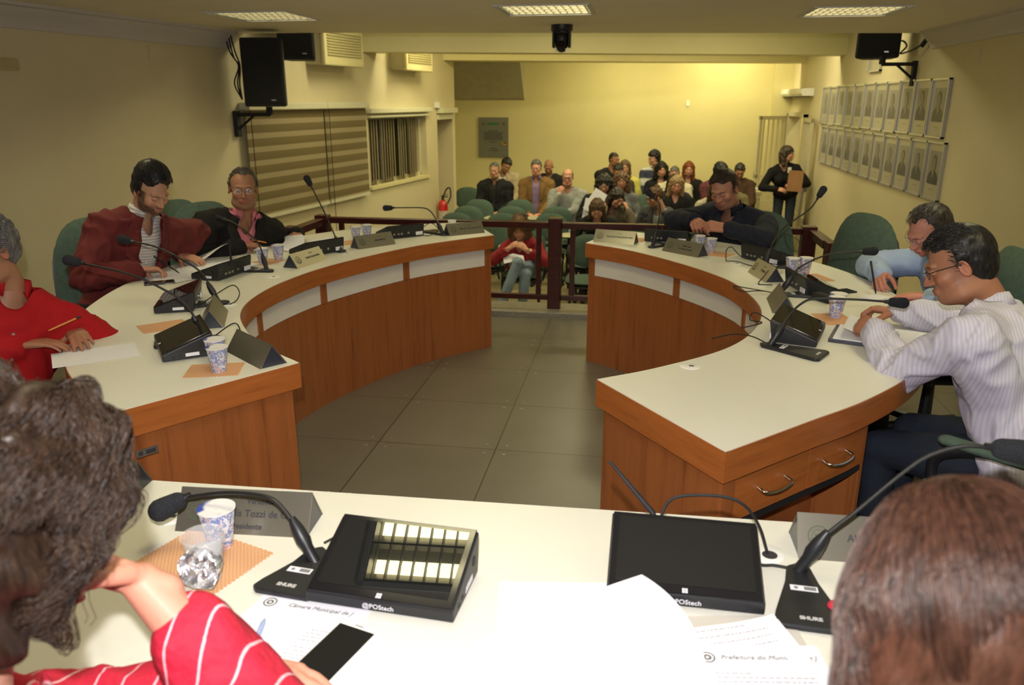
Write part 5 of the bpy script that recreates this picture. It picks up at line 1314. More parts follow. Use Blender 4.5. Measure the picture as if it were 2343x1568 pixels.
        if ns:
            rnd = random.Random(seed + 7); m = MB(); idx = [i for i in range(len(rh)) if rvis[i] > .05]; cen = Vector(cc); ln = hk.get('slen', .03); cr = hk.get('curl', .15); rad = hk.get('srad', .0011)
            comb = Vector(hk.get('comb', (0, .2, -1)))
            NL, NB = len(ll), len(bb_); lat0, latd = bb_[0], bb_[1] - bb_[0]; rl = rvis.tolist(); lift = hk.get('lift', .006)
            def surf(d_):
                lo_ = (math.atan2(d_.x, d_.y) + PI) / (2 * PI) * NL; la_ = (math.asin(max(-1, min(1, d_.z))) - lat0) / latd; la_ = max(0, min(NB - 1.001, la_))
                i0 = int(la_); j0 = int(lo_) % NL; j1 = (j0 + 1) % NL; u = la_ - i0; w2 = lo_ - int(lo_)
                q = (rl[i0 * NL + j0], rl[i0 * NL + j1], rl[(i0 + 1) * NL + j0], rl[(i0 + 1) * NL + j1])
                if min(q) < .05: return 0
                return (q[0] * (1 - w2) + q[1] * w2) * (1 - u) + (q[2] * (1 - w2) + q[3] * w2) * u
            ns_ = hk.get('seg', 4); turns = hk.get('turns', 0)
            for _ in range(ns):
                while True:
                    i = rnd.choice(idx)
                    if rnd.random() < math.cos(math.asin(max(-1, min(1, Dh[i][2])))) * rh[i] / .2 + .08: break
                p = Vector(Ph[i]) + Vector((rnd.uniform(-1, 1), rnd.uniform(-1, 1), rnd.uniform(-1, 1))) * .004
                l_ = ln * rnd.uniform(.6, 1.3) / ns_; pts = []; ph = rnd.uniform(0, 6.28); wob = rnd.uniform(-1, 1) * cr; dep = rnd.uniform(-.003, .004)
                for q in range(ns_ + 1):
                    o_ = (p - cen).normalized(); r2 = surf(o_)
                    if not r2: break
                    tg = comb - o_ * comb.dot(o_); tg = tg.normalized() if tg.length > .05 else Vector((0, -1, 0)); side = o_.cross(tg)
                    off = dep + lift * math.sin(PI * min(1, (q + .3) / ns_)) + (turns and .006 * math.sin(ph + turns * 6.28 * q / ns_))
                    b_ = cen + o_ * (r2 + off) + (side * (math.cos(ph + turns * 6.28 * q / ns_) * ln * .10) if turns else Vector())
                    pts.append(b_); p = cen + o_ * r2 + (tg + side * (wob + rnd.uniform(-1, 1) * cr * .5)).normalized() * l_
                if len(pts) < 3: continue
                k_ = len(pts) - 1
                m.tube([MH @ q for q in pts], [rad * (1 - .6 * q / k_) for q in range(k_ + 1)], 3, caps=False)
            mesh_from('strands', m.v, m.f, hm, ho)
    # ---- upper clothes
    bodyg = .006 if jacket else .016
    e = MB(); torso(e, bodyg)
    for k in 'RL': sleeve(e, k, bodyg - .002, (0 if short_sleeve else J[k][3].get('cuffat', .93)) if not jacket else .96)
    v, f, nn = remesh(e, vox, 5); v = wrinkle(v, nn, wr if not jacket else .003, seed=seed)
    segs = [(J[k][1], J[k][2]) for k in 'RL']
    def neararm(c_):
        for a_, b_ in segs:
            d_ = b_ - a_; h_ = max(0, min(1, (c_ - a_).dot(d_) / max(1e-6, d_.dot(d_))))
            if (c_ - a_ - d_ * h_).length < .085: return True
        return False
    vn = vneck if vneck is not None else (.05 if collar else .03)
    def tl(p): q = Vector(p) - SCn; return q.dot(rt), q.dot(f2), q.dot(spine)
    if vn:
        kf = []
        for q in f:
            c_ = sum((Vector(v[i]) for i in q), Vector()) / len(q); a, b_, z_ = tl(c_)
            if (z_ > .055 and abs(a) < .10 and abs(b_) < .11) or (b_ > .0 and b_ < .2 and not neararm(c_) and z_ > -vn - .02 and abs(a) < .050 * (1 - max(0, -(z_ - .02)) / (vn + .045)) and z_ > -vn): continue
            kf.append(q)
        f = kf; v = smooth_rim(v, f)
    so = mesh_from('shirt' if not face.get('sweater') else 'sweater', v, f, top, t); sd = so.modifiers.new('s', 'SOLIDIFY'); sd.thickness = .004; sd.offset = 0
    if jacket:
        e = MB(); torso(e, .022)
        for k in 'RL': sleeve(e, k, .016, .90)
        v, f, nn = remesh(e, vox, 5); v = wrinkle(v, nn, wr * 1.3, seed=seed + 3); kf = []
        for q in f:
            c_ = sum((Vector(v[i]) for i in q), Vector()) / len(q); a, b_, z_ = tl(c_)
            hw = jopen * (1.0 if z_ > -.28 else 1 - min(1, (-.28 - z_) / .18) * .7) * (1 + max(0, .05 + z_) * 2)
            if (z_ > .048 and abs(a) < .10 and abs(b_) < .11) or (b_ > .0 and b_ < .26 and abs(a) < hw and z_ > -.60 and not neararm(c_)): continue
            kf.append(q)
        f = kf; v = smooth_rim(v, f); jo = mesh_from('jacket', v, f, jacket, t); sd = jo.modifiers.new('s', 'SOLIDIFY'); sd.thickness = .006; sd.offset = 0
        from mathutils.bvhtree import BVHTree
        bv = BVHTree.FromPolygons([tuple(p) for p in v], f)
        for s_ in (-1, 1):
            Vv = []; ok = True
            zs = [.045 - .33 * i / 10 for i in range(11)]
            for i, z_ in enumerate(zs):
                wdt = .030 + .040 * math.sin(min(1, i / 7) * PI * .8) if i < 10 else .004
                for q in range(4):
                    a = s_ * (jopen + .004 + wdt * q / 3); o_ = SCn + rt * a + spine * z_ + f2 * .4; hit = bv.ray_cast(o_, -f2)
                    Vv.append((hit[0] + f2 * .007) if hit[0] is not None and (hit[0] - o_).length < .45 else (SCn + rt * a + spine * z_ + f2 * .1))
            Ff = [(i * 4 + q, i * 4 + q + 1, i * 4 + q + 5, i * 4 + q + 4) for i in range(10) for q in range(3)]
            lo_ = mesh_from('lapel', Vv, Ff, jacket, jo); sd = lo_.modifiers.new('s', 'SOLIDIFY'); sd.thickness = .004
    if collar:
        Vv = []; n = 22; cb = nb + f2 * .006
        for i in range(n + 1):
            a = R(28 + 304 * i / n); di = f2 * math.cos(a) + rt * math.sin(a); frt = abs(math.cos(a / 2))
            tip = max(0, 1 - min(i, n - i) / 3)
            Vv += [cb + di * (.060) + spine * .028, cb + di * .072 - spine * (.012 + .018 * tip) + f2 * .010 * tip, cb + di * .064 - spine * .010]
        Ff = [(i * 3 + q, i * 3 + q + 1, i * 3 + q + 4, i * 3 + q + 3) for i in range(n) for q in range(2)]
        co = mesh_from('collar', Vv, Ff, collar, so); sd = co.modifiers.new('s', 'SOLIDIFY'); sd.thickness = .003
    if cuff and not short_sleeve:
        for k in 'RL':
            sh, el, w_, a = J[k]; d_ = nz(w_ - el); 
            if a.get('hide'): continue
            m = MB(); q = el.lerp(w_, a.get('cuffat', .93) if not jacket else .97); m.tube([q - d_ * .03, q - d_ * .005, q], [.041, .040, .037], 16, caps=False)
            c_ = m.build('cuff', collar or top, so, smooth=True); sd = c_.modifiers.new('s', 'SOLIDIFY'); sd.thickness = .003
    # ---- legs
    if build_legs:
        pm_ = pants or darkpants; e = MB(); e.cap(H - rt * .06, H + rt * .06, .122 * girth, .122 * girth); m = MB()
        fw0 = fw; rt0 = nz(Vector((rt.x, rt.y, 0)))
        for s_ in (-1, 1):
            hj = H + rt0 * s_ * .085
            if legs == 'stand': kn = Vector((hj.x, hj.y, .50)) + fw0 * .02 + rt0 * s_ * .005; an = Vector((hj.x, hj.y, .09)) + rt0 * s_ * (.01)
            elif legs == 'cross' and s_ == 1: kn = H + fw0 * .44 - rt0 * .02 + Vector((0, 0, .62 - H.z)); an = kn + fw0 * .10 - rt0 * -.10 * -1 * -1 + rt0 * .13 + Vector((0, 0, -.40)) if False else kn + fw0 * .16 + rt0 * -.13 * -1 + Vector((0, 0, -.36))
            elif legs == 'cross': kn = H + fw0 * .42 - rt0 * .10 + Vector((0, 0, .50 - H.z)); an = Vector((kn.x, kn.y, .09)) + fw0 * .03 + rt0 * .04
            else:
                kn = hj + fw0 * .42 + rt0 * s_ * .03 + Vector((0, 0, .50 - H.z)); an = Vector((kn.x, kn.y, .09)) + fw0 * (.02 + .03 * s_)
                if knees: kn, an = [Vector(q) - O for q in knees[0 if s_ < 0 else 1]]
            e.cap(hj, kn, .092 * girth, .064); e.cap(kn, an, .062, .046); e.cap(an, an - Vector((0, 0, .035)), .048, .052)
            fd = fw0 if legs != 'cross' or s_ == -1 else nz(fw0 + rt0 * .2 - Vector((0, 0, .5)))
            q = MB(); q.cap(an + Vector((0, 0, -.045)), an + fd * .15 + Vector((0, 0, -.055)), .038, .034, 1, .8); q.build('shoe', black, t, smooth=True)
        v, f, nn = remesh(e, vox, 4); v = wrinkle(v, nn, .004, seed=seed + 5); mesh_from('trousers', v, f, pm_, t)
    if glasses:
        m = MB(); M0 = MH
        for s_ in (-1, 1):
            c_ = Vector((s_ * .033, .101, .000)); m.M = M0; n = 18
            m.tube([(c_.x + .0235 * math.copysign(abs(math.cos(a)) ** .7, math.cos(a)), c_.y - .006 * abs(math.cos(a)) * (1 if (math.cos(a) * s_ > 0) else 0), .0155 * math.copysign(abs(math.sin(a)) ** .7, math.sin(a))) for a in [2 * PI * i / n for i in range(n + 1)]], .0014 if glasses != 'thick' else .0026, 6, caps=False)
            m.tube([(s_ * .056, .096, .006), (s_ * .078, .07, .010), (s_ * .085, .01, .008), (s_ * .084, -.012, -.002)], .0016, 6)
        m.tube([(-.0095, .103, .004), (0, .108, .006), (.0095, .103, .004)], .0014, 6)
        g = m.build('glasses', black if glasses != 'metal' else silver, t, smooth=True)
        m = MB(); m.M = M0
        for s_ in (-1, 1): m.ball((s_ * .033, .101, 0), (.0225, .0006, .0145), n=16, k=7)
        m.build('lens', mat('spectacle lens', (.9, .9, .9), .05, alpha=.05), g, smooth=True)
    if extra: extra(t, dict(O=O, MH=MH, SC=SCn, rt=rt, f2=f2, sp=spine, J=J, H=H, so=so))
    return t
def watch(k, m_, band):
    def fn(t, c):
        sh, el, w_, a = c['J'][k]; d = nz(w_ - el); m = MB(); p = w_ - d * .022
        m.tube([p - d * .009, p + d * .009], .0315, 18, caps=False); o = m.build('watch_band', band, t, smooth=True); sd = o.modifiers.new('s', 'SOLIDIFY'); sd.thickness = .003
        n = -Vector(a.get('n', (0, 0, -1))); n = nz(n - d * n.dot(d)); m = MB(); m.tube([p + n * .030, p + n * .039], .017, 18); m.build('watch_case', m_, t, smooth=True)
    return fn
def both(*fs):
    def fn(t, c):
        for f in fs: f(t, c)
    return fn
def buttons(col, n=4, z0=-.10, dz=-.085):
    def fn(t, c):
        from mathutils.bvhtree import BVHTree
        me = c['so'].data; bv = BVHTree.FromPolygons([v.co for v in me.vertices], [tuple(p.vertices) for p in me.polygons])
        for i in range(n):
            o_ = c['SC'] + c['sp'] * (z0 + dz * i) + c['f2'] * .5; hit = bv.ray_cast(o_, -c['f2'])
            if hit[0] is None: continue
            m = MB(); m.tube([hit[0] + c['f2'] * .001, hit[0] + c['f2'] * .0045], .0055, 10); m.build('button', col, t)
    return fn
# ------------------------------------------------------------------ the people at the desks
h_black = hairmat('black hair', (.012, .010, .009)); h_dbrown = hairmat('dark brown hair', (.022, .013, .009)); h_brown = hairmat('brown hair', (.075, .034, .018))
h_curly = hairmat('curly dark brown hair', (.022, .0115, .0065)); h_lbrown = hairmat('light brown hair', (.13, .07, .035)); h_blond = hairmat('blond hair', (.30, .20, .09))
h_red = hairmat('red hair', (.22, .055, .015)); h_grey = hairmat('grey hair', (.13, .125, .12), .6); h_salt = hairmat('greying dark hair', (.035, .028, .022), .3, (.22, .21, .2))
redshirt = cloth('red cotton', (.38, .010, .013), bs=220); maroon = nmat('maroon wool', (.125, .014, .014), .9, 14, .12, bmp=.3, bscale=260)
blackj = cloth('black jacket cloth', (.014, .013, .013)); pinks = cloth('pink shirt', (.60, .20, .24)); navyk = nmat('navy knit', (.010, .012, .026), .95, 30, .2, bmp=.5, bscale=300)
bluesh = cloth('pale blue shirt', (.36, .46, .68)); lav = stripe_mat('lavender striped shirt', (.52, .50, .65), (.60, .59, .70), 30, .4)
whitesh = stripe_mat('white patterned shirt', (.62, .60, .58), (.38, .36, .38), 22, .25, rot=(0, R(70), 0))
redstr = stripe_mat('red shirt with white stripes', (.52, .010, .038), (.80, .45, .50), 7.5, .010, bmp=.5)
V3 = Vector
office_chair('green chair behind the red shirted man', (-2.38, 2.22, 0), 22, top=1.0)
office_chair('tall green chair with the man in the maroon blazer in it', (-2.55, 3.64, 0), -12, top=1.07)
office_chair('empty green chair between the maroon blazer and the black jacket', (-2.92, 4.86, 0), -30, top=1.0)
office_chair('green chair of the man in the black jacket', (-2.44, 4.40, 0), -32, top=1.05)
office_chair('green chair behind the man in the navy sweater', (.66, 5.28, 0), -128, top=.94)
office_chair('empty tall green chair against the right wall', (1.02, 4.50, 0), 212, back_h=.66, top=1.05)
office_chair('green chair of the man in the pale blue shirt', (1.46, 3.90, 0), 186, top=1.0)
office_chair('green chair with curved arm under the lavender shirted man', (1.26, 2.47, 0), 138, top=.98)
office_chair('green chair of the curly haired person', (-.62, .38, 0), 90, top=.95)
office_chair('green chair of the brown haired person', (.30, .38, 0), 90, top=.95)

person('grey haired person in a red shirt with folded hands at the left edge', (-2.26, 2.26, .55), (-2.20, 2.33, 1.165), -35, hyaw=-100, hpitch=8, skin='tan',
       face=dict(hc=(.2, .2, .2), eyes='open', fat=.01), hair=dict(t=.016, strands=1500, slen=.045, comb=(0, -1, -.3), curl=.1), hairm=hairmat('silver combed hair', (.10, .10, .10), .35, (.3, .3, .3)), top=redshirt, collar=redshirt, vneck=.02,
       arms=dict(L=dict(w=(-2.06, 2.50, .835), d=(.75, -.62, -.08), n=(.1, 0, -1), curl=(12, 18, 12), pole=(.3, .5, -.5), cuffat=.80),
                 R=dict(w=(-2.12, 2.30, .835), d=(.75, .55, -.05), n=(0, 0, -1), curl=(14, 18, 12), pole=(-.2, -.6, -.4))), wr=.009, seed=1,
       extra=both(watch('R', chrome, chrome), watch('L', black, black), buttons(silver)))
person('person in a maroon blazer with dark hair and beard, writing on papers', (-2.70, 3.60, .56), (-2.42, 3.64, 1.22), -14, hyaw=-24, hpitch=30, skin='mid', hs=.92,
       face=dict(beard=.85, eyes='down', hc=(.012, .010, .008)), hair=dict(t=.011, up=.026, strands=2600, slen=.035, comb=(.1, -.6, .9), lift=.008, curl=.15, side=-.02, line=.035, amp=.003), hairm=h_black, res='hi', top=whitesh, jacket=maroon, collar=whitesh, jopen=.062,
       arms=dict(R=dict(w=(-2.45, 3.50, .845), d=(.72, .66, -.12), n=(.15, -.25, -1), curl=(35, 45, 25), thumb=.9, pole=(-.3, -.7, -.6)), L=dict(w=(-2.47, 3.90, .84), d=(.9, -.2, -.1), n=(0, 0, -1), curl=(8, 12, 8), pole=(.2, .8, -.6))), sw=.19, wr=.012, seed=2,
       extra=both(buttons(whitepl, 3), watch('L', chrome, black)))
pen('dark pen in the hand of the man in the maroon blazer', (-2.325, 3.645, .797), (-2.40, 3.56, .90), blackm, .0035)
person('person in a black jacket and pink shirt with glasses, looking at the camera', (-2.52, 4.46, .56), (-2.32, 4.39, 1.155), -44, hyaw=-62, hpitch=6, hroll=-3, skin='tan', hs=.93,
       face=dict(beard=.30, eyes='open', hc=(.08, .07, .06), fat=.012, w=1.03), hair=dict(t=.006, line=.055, recede=.012, strands=1200, slen=.012, side=-.02, amp=.002), hairm=h_salt, res='hi', top=pinks, jacket=blackj, collar=pinks, glasses='metal', jopen=.052, girth=1.06, belly=.03,
       arms=dict(R=dict(w=(-2.28, 4.24, .845), d=(.75, .60, -.15), n=(.1, .1, -1), curl=(30, 40, 25), thumb=.8, pole=(-.5, -.6, -.6)), L=dict(w=(-2.14, 4.69, .845), d=(.35, -.8, -.22), n=(-.3, 0, -1), curl=(10, 25, 15), spread=9, pole=(.6, .8, -.3))), sw=.20, wr=.008, seed=3,
       extra=both(buttons(blackm, 4), watch('L', chrome, chrome)))
pen('orange pencil in the hand of the man in the black jacket', (-2.165, 4.315, .845), (-2.245, 4.27, .87), mat('orange pencil', (.65, .25, .05), .5), .0035)
pen('orange pencil between the hands of the red shirted man', (-2.04, 2.36, .872), (-1.985, 2.46, .90), mat('orange pencil', (.65, .25, .05), .5), .0035)
person('person in a navy sweater with short dark hair, looking down at folded hands', (.72, 5.42, .54), (.535, 5.19, 1.115), -128, hyaw=-121, hpitch=26, hroll=6, skin=(.44, .215, .145), hs=.95,
       face=dict(beard=.40, eyes='down', hc=(.025, .018, .014), fat=.014, w=1.02, sweater=1), hair=dict(t=.009, line=.030, strands=1800, slen=.016, comb=(0, 1, .2), lift=.003, side=-.02, amp=.002), hairm=h_dbrown, res='hi', top=navyk, collar=navyk, vneck=.03, girth=1.14,
       arms=dict(R=dict(w=(.36, 5.04, .93), d=(.0, -.99, -.05), n=(.5, .0, -1), curl=(48, 60, 35), thumb=.9, pole=(-.8, .3, -.1), k=1.08), L=dict(w=(.53, 4.84, .915), d=(-.98, .05, .15), n=(-.1, .6, -.6), curl=(48, 55, 30), thumb=.8, pole=(.5, -.6, -.3), k=1.08)), sw=.225, wr=.008, seed=4)
m = MB(); m.box((.40, 4.93, .865), (.07, .13, .010), rz=.7, rx=-.2); tag(m.build('mobile_phone', black, bevel=.003), 'black phone held low by the man in the navy sweater', 'phone')
person('person in a pale blue shirt with glasses, bending over a notepad and writing', (1.60, 3.92, .56), (1.325, 3.84, 1.085), 186, hyaw=196, hpitch=36, hroll=-8, skin=(.52, .24, .18), hs=.93,
       face=dict(eyes='down', hc=(.12, .10, .08), w=1.03), hair=dict(t=.008, line=.035, recede=.02, strands=1500, slen=.018, comb=(0, 1, .2), amp=.002), hairm=h_salt, res='hi', top=bluesh, collar=bluesh, glasses='metal', girth=1.05,
       arms=dict(R=dict(w=(1.185, 3.93, .845), d=(-.45, -.80, -.15), n=(.6, -.2, -.8), curl=(42, 50, 30), thumb=.9, pole=(-.5, .9, -.1)), L=dict(w=(1.27, 3.56, .835), d=(-.9, .35, -.1), n=(0, 0, -1), curl=(14, 20, 14), pole=(.2, -.7, -.5))), sw=.20, wr=.011, seed=5)
pen('black pen held by the blue shirted man', (1.10, 3.72, .80), (1.09, 3.83, .93), blackm, .0045)
def pocket(t, c): pass
person('person in a lavender striped shirt with glasses, reading papers at the right desk', (1.26, 2.46, .56), (1.04, 2.70, 1.145), 138, hyaw=166, hpitch=26, hroll=4, skin=(.36, .165, .095), hs=.97,
       face=dict(eyes='down', hc=(.02, .018, .016), fat=.014, w=1.04), hair=dict(t=.003, up=.006, line=.022, strands=3600, slen=.018, comb=(.1, .8, .5), lift=.004, curl=.2, side=-.02, nape=-.09, amp=.002), hairm=hairmat('black hair with grey', (.013, .012, .012), .12, (.2, .2, .2)), res='hi', top=lav, collar=lav, glasses='yes', girth=1.15,
       arms=dict(L=dict(w=(.865, 2.86, .86), d=(-.35, .85, .05), n=(.5, .5, -.6), curl=(38, 48, 25), thumb=.8, pole=(-.3, -.5, -.8), k=1.06, cuffat=.97), R=dict(w=(1.04, 3.20, .85), d=(-.85, .35, .0), n=(.1, -.3, -1), curl=(42, 50, 30), thumb=.9, pole=(.7, .3, -.1), k=1.06, cuffat=.97)), sw=.225, wr=.014, pants=cloth('dark blue jeans', (.02, .026, .04)), seed=6, bodyv=.009)

# ------------------------------------------------------------------ foreground, seen from behind
person('curly haired person in a red striped shirt, chin on hand, at the lower left', (-.71, .44, .52), (-.668, .66, 1.203), 80, hyaw=78, hpitch=12, hroll=6, skin='pink', hs=.96,
       face=dict(eyes='down', neck=.9), hair=dict(t=.026, up=.012, nape=-.15, side=-.07, lobe=1, line=.0, strands=13000, slen=.080, seg=10, curl=.5, turns=1.0, lift=.013, comb=(0, -.25, -1), srad=.0009, amp=.012, freq=34), hairm=h_curly, res='hi', top=redstr, collar=None, vneck=.01,
       arms=dict(R=dict(w=(-.622, .80, 1.045), d=(-.75, -.35, .50), n=(-.35, -.70, .0), curl=(70, 80, 45), thumb=.9, pole=(.75, .35, -.9), cuffat=.62, len=1.0), L=dict(w=(-.55, .90, .835), d=(.95, -.15, -.05), n=(0, 0, -1), curl=(15, 20, 12), pole=(-.6, .2, -.6), cuffat=.8)), sw=.18, wr=.012, seed=8)
person('person with long straight brown hair at the lower right, seen from behind', (.29, .44, .52), (.302, .67, 1.19), 92, hyaw=96, hpitch=14, skin='light', hs=.93,
       face=dict(eyes='down'), hair=dict(kind='long', t=.016, up=.008, len=.27, vol=.024, strands=12000, slen=.16, seg=8, curl=.03, lift=.002, comb=(0, -.35, -1), srad=.0007, amp=.002, freq=40), hairm=hairmat('long brown hair', (.034, .014, .008)), res='mid', top=cloth('black knit top', (.014, .014, .016)),
       arms=dict(R=dict(w=(.50, .86, .84), d=(-.3, .9, -.05), n=(0, 0, -1), pole=(.6, -.2, -.6)), L=dict(w=(.13, .72, .80), d=(.15, .9, .0), n=(.2, 0, -1), curl=(20, 30, 20), pole=(-.6, -.2, -.6))), sw=.17, seed=9)

# ------------------------------------------------------------------ the public
FZ = -.6
def lap(x, y, z, hd, w_=.09, f_=.27): 
    f = V3((math.cos(R(hd)), math.sin(R(hd)), 0)); r = V3((f.y, -f.x, 0)); c = V3((x, y, z)) + f * f_
    return dict(R=dict(w=tuple(c + r * w_), d=tuple(f - r * .6), n=(0, 0, -1)), L=dict(w=tuple(c - r * w_), d=tuple(f + r * .6), n=(0, 0, -1)))
PEOPLE_AT = []
def seated(label, hx, hy, hz, heading=-90, lean=.08, hyaw=None, hpitch=8, arms=None, hroll=0, chair=True, **kw):
    f = V3((math.cos(R(heading)), math.sin(R(heading)), 0)); hip = (hx - f.x * lean, hy - f.y * lean, FZ + .54)
    if arms is None: arms = lap(hip[0], hip[1], FZ + .66, heading)
    if callable(arms): arms = arms(hip)
    kw.setdefault('wr', .008)
    person(label, hip, (hx, hy, hz), heading, hyaw=hyaw, hpitch=hpitch, hroll=hroll, arms=arms, res=kw.pop('res', 'lo'), fz=FZ, group='people on the public seats', seed=int(abs(hx * 100)), **kw)
    PEOPLE_AT.append((hip[0], hip[1]))
    if chair: hall_chair('green hall chair under the ' + ' '.join(label.replace(',', '').split()[:10]), (hip[0], hip[1] - .02, FZ), -90, 'occupied green hall chairs', tablet=(len(label) % 3 == 0))
sh = lambda c_: dict(kind='short', **c_)
# woman in red behind the railing
person('person in a red sweater with jeans, hands clasped under the chin, behind the railing', (-1.22, 8.40, -.06), (-1.245, 8.27, .345), -92, hyaw=-88, hpitch=22, skin='light', hs=.92, fz=FZ,
       face=dict(eyes='down', hc=(.15, .08, .04), sweater=1, bust=1, w=.97), hair=dict(kind='long', t=.014, len=.20, vol=.022, part=.0, strands=1500, slen=.07, lift=.03, comb=(0, 0, -1)), hairm=h_lbrown, res='mid', top=nmat('red knit', (.26, .012, .020), .95, 20, .1, bmp=.4, bscale=200), vneck=.07,
       pants=bluejeans, legs='cross', arms=dict(R=dict(w=(-1.33, 8.05, .16), d=(.75, -.1, .55), n=(.3, .5, -.5), curl=(50, 60, 30), pole=(-.9, -.2, -.8), cuffat=.75), L=dict(w=(-1.13, 8.04, .15), d=(-.75, -.05, .6), n=(-.3, .5, -.5), curl=(40, 55, 30), pole=(.9, -.2, -.8), cuffat=.75)), sw=.165, wr=.01, seed=11,
       extra=watch('L', chrome, silver))
hall_chair('green hall chair under the woman in the red sweater', (-1.22, 8.38, FZ), -90, 'occupied green hall chairs', False)
PEOPLE_AT.append((-1.22, 8.40))
sheet('magazine', 'open magazine lying on the lap of the woman in red', 'magazine', (-1.27, 8.05), R(14), .22, .16, lambda u, v: (0, 0, -.05 * abs(u - .5) + .05 * v), z=.045 - TZ)
# standing woman by the door
person('person standing by the grille gate in a black top and dark jeans, long dark hair', (2.19, 12.45, .33), (2.155, 12.38, .90), -95, hyaw=-30, hpitch=4, skin='light', fz=FZ, legs='stand',
       face=dict(eyes='open', bust=1, sweater=1), hair=dict(kind='long', t=.014, len=.18, vol=.022), hairm=h_dbrown, res='mid', top=cloth('black top', (.008, .008, .009)), vneck=.05, pants=jeans, girth=.90, sw=.165,
       arms=dict(R=dict(w=(2.02, 12.18, .40), d=(.9, -.1, -.1), n=(0, .5, -.5), pole=(-.9, .1, -.6)), L=dict(w=(2.28, 12.16, .46), d=(-.9, -.1, -.1), n=(0, .8, -.2), pole=(.9, .1, -.6))), seed=12)
m = MB(); m.box((2.25, 12.10, .53), (.21, .012, .30), ry=.06, rx=-.12); tag(m.build('clipboard', nmat('brown board', (.30, .15, .06), .6, 10, .1)), 'brown clipboard held by the standing woman in black', 'clipboard')
m = MB(); m.box((2.17, 12.19, .68), (.05, .004, .08)); tag(m.build('name_badge', whitepl), 'white badge hanging on the chest of the standing woman', 'badge')
tweed = cloth('tan tweed', (.20, .115, .04)); purple = cloth('lilac shirt', (.25, .17, .30)); beige = cloth('beige jacket', (.42, .34, .22)); greyh = nmat('grey hoodie', (.27, .28, .27), .9, 5, .25); dk = cloth('dark jacket', (.016, .017, .018)); cream = cloth('cream shirt', (.60, .55, .40))
def h2(p, side, d=(0, 0, 1), n=(0, 1, 0), pole=None, c_=(30, 35, 20)): return dict(w=p, d=d, n=n, curl=c_, pole=pole or (side * .5, -.2, -1))
seated('person with grey hair in a dark jacket on the second seat from the left', -2.14, 11.70, .665, hair=sh(dict(t=.008, line=.03)), hairm=h_grey, face=dict(eyes='open', fat=.01, hc=(.2, .2, .2)), top=cloth('dark polo', (.03, .03, .03)), jacket=dk, jopen=.02, skin='mid', girth=1.04, sw=.195, pants=cloth('grey trousers', (.08, .08, .07)))
seated('person in a beige jacket with dark hair, head tilted, behind the dark jacket', -2.11, 12.60, .665, hyaw=-70, hroll=-16, hpitch=22, hair=sh(dict(t=.02)), hairm=h_black, face=dict(), top=cloth('white tee', (.6, .58, .5)), jacket=beige, jopen=.06, skin='tan')
seated('person in a tan jacket and lilac shirt with grey hair', -1.50, 11.62, .715, hair=sh(dict(t=.014, line=.02)), hairm=h_grey, face=dict(eyes='open', hc=(.2, .2, .2), fat=.01), glasses='metal', top=purple, collar=purple, jacket=tweed, jopen=.06, skin='pink', girth=1.02, sw=.19, pants=bluejeans)
seated('bald person in a dark jacket looking down behind the tan jacket', -1.44, 12.70, .645, hpitch=24, face=dict(), hair=None, top=dk, skin='tan', sw=.20)
seated('bald person with glasses in a grey sweatshirt, hand on mouth', -.975, 10.95, .645, hair=sh(dict(kind_=0, t=.004, line=.05, recede=.03)) if False else dict(kind='bald', t=.005), hairm=h_dbrown, face=dict(eyes='open', fat=.01), glasses='thick', top=greyh, skin='pink', girth=1.08, sw=.205, pants=bluejeans,
       arms=lambda h: dict(R=h2((h[0] - .10, h[1] - .19, .42), -1, (.3, .2, .9), (.3, .9, 0), (-.3, -.6, -1), (40, 50, 30)), L=dict(w=(h[0] - .12, h[1] - .27, .14), d=(-1, 0, .1), n=(0, 1, 0), pole=(.7, -.2, -.6))))
seated('person with shaved head in a dark jacket, turned to the right, back row', -.42, 13.25, .735, hyaw=-40, heading=-70, face=dict(hc=(.02, .02, .02)), hair=sh(dict(t=.002, amp=0)), hairm=h_black, top=dk, skin='tan', sw=.21, girth=1.05)
seated('person with black hair and brown skin looking down in a dark top', -.33, 12.60, .60, hpitch=26, hair=sh(dict(t=.012)), hairm=h_black, face=dict(), top=cloth('charcoal top', (.05, .05, .05)), skin='tan')
seated('person in a yellow top half hidden behind the striped sweater', -.24, 13.15, .62, hair=dict(kind='long', t=.012, len=.18, vol=.02), hairm=h_lbrown, face=dict(bust=1), top=cloth('yellow top', (.62, .58, .14)), skin='light')
seated('person with dark curly hair and glasses in black, holding up sheets', -.45, 10.40, .62, hpitch=24, hair=dict(kind='long', t=.022, len=.16, vol=.045, amp=.008), hairm=h_black, face=dict(), glasses='metal', top=cloth('black blouse', (.012, .012, .013)), skin='light', girth=1.12, sw=.20, vneck=.08,
       arms=lambda h: dict(R=h2((h[0] - .20, h[1] - .30, .24), -1, (.6, -.1, .6), (.5, .6, 0)), L=h2((h[0] + .05, h[1] - .32, .28), 1, (-.5, -.1, .6), (-.5, .6, 0))))
t = thing('held_sheets', 'white sheets held up by the person with dark curly hair', 'papers', (-.52, 10.02, .30))
m = MB(); m.box((0, 0, .12), (.22, .003, .30), ry=.55, rx=-.25); m.build('front_sheet', whitep, t); m = MB(); m.box((-.06, .02, .02), (.21, .003, .28), ry=.15, rx=-.2); m.build('back_sheet', whitep, t)
seated('person with curly light brown hair in a grey striped sweater', -.24, 11.12, .60, hair=dict(kind='long', t=.02, len=.17, vol=.04, amp=.01), hairm=h_lbrown, face=dict(eyes='open', bust=1), top=stripe_mat('grey striped knit', (.07, .075, .08), (.22, .22, .22), 12, .3, axis='Z'), skin='mid', sw=.17)
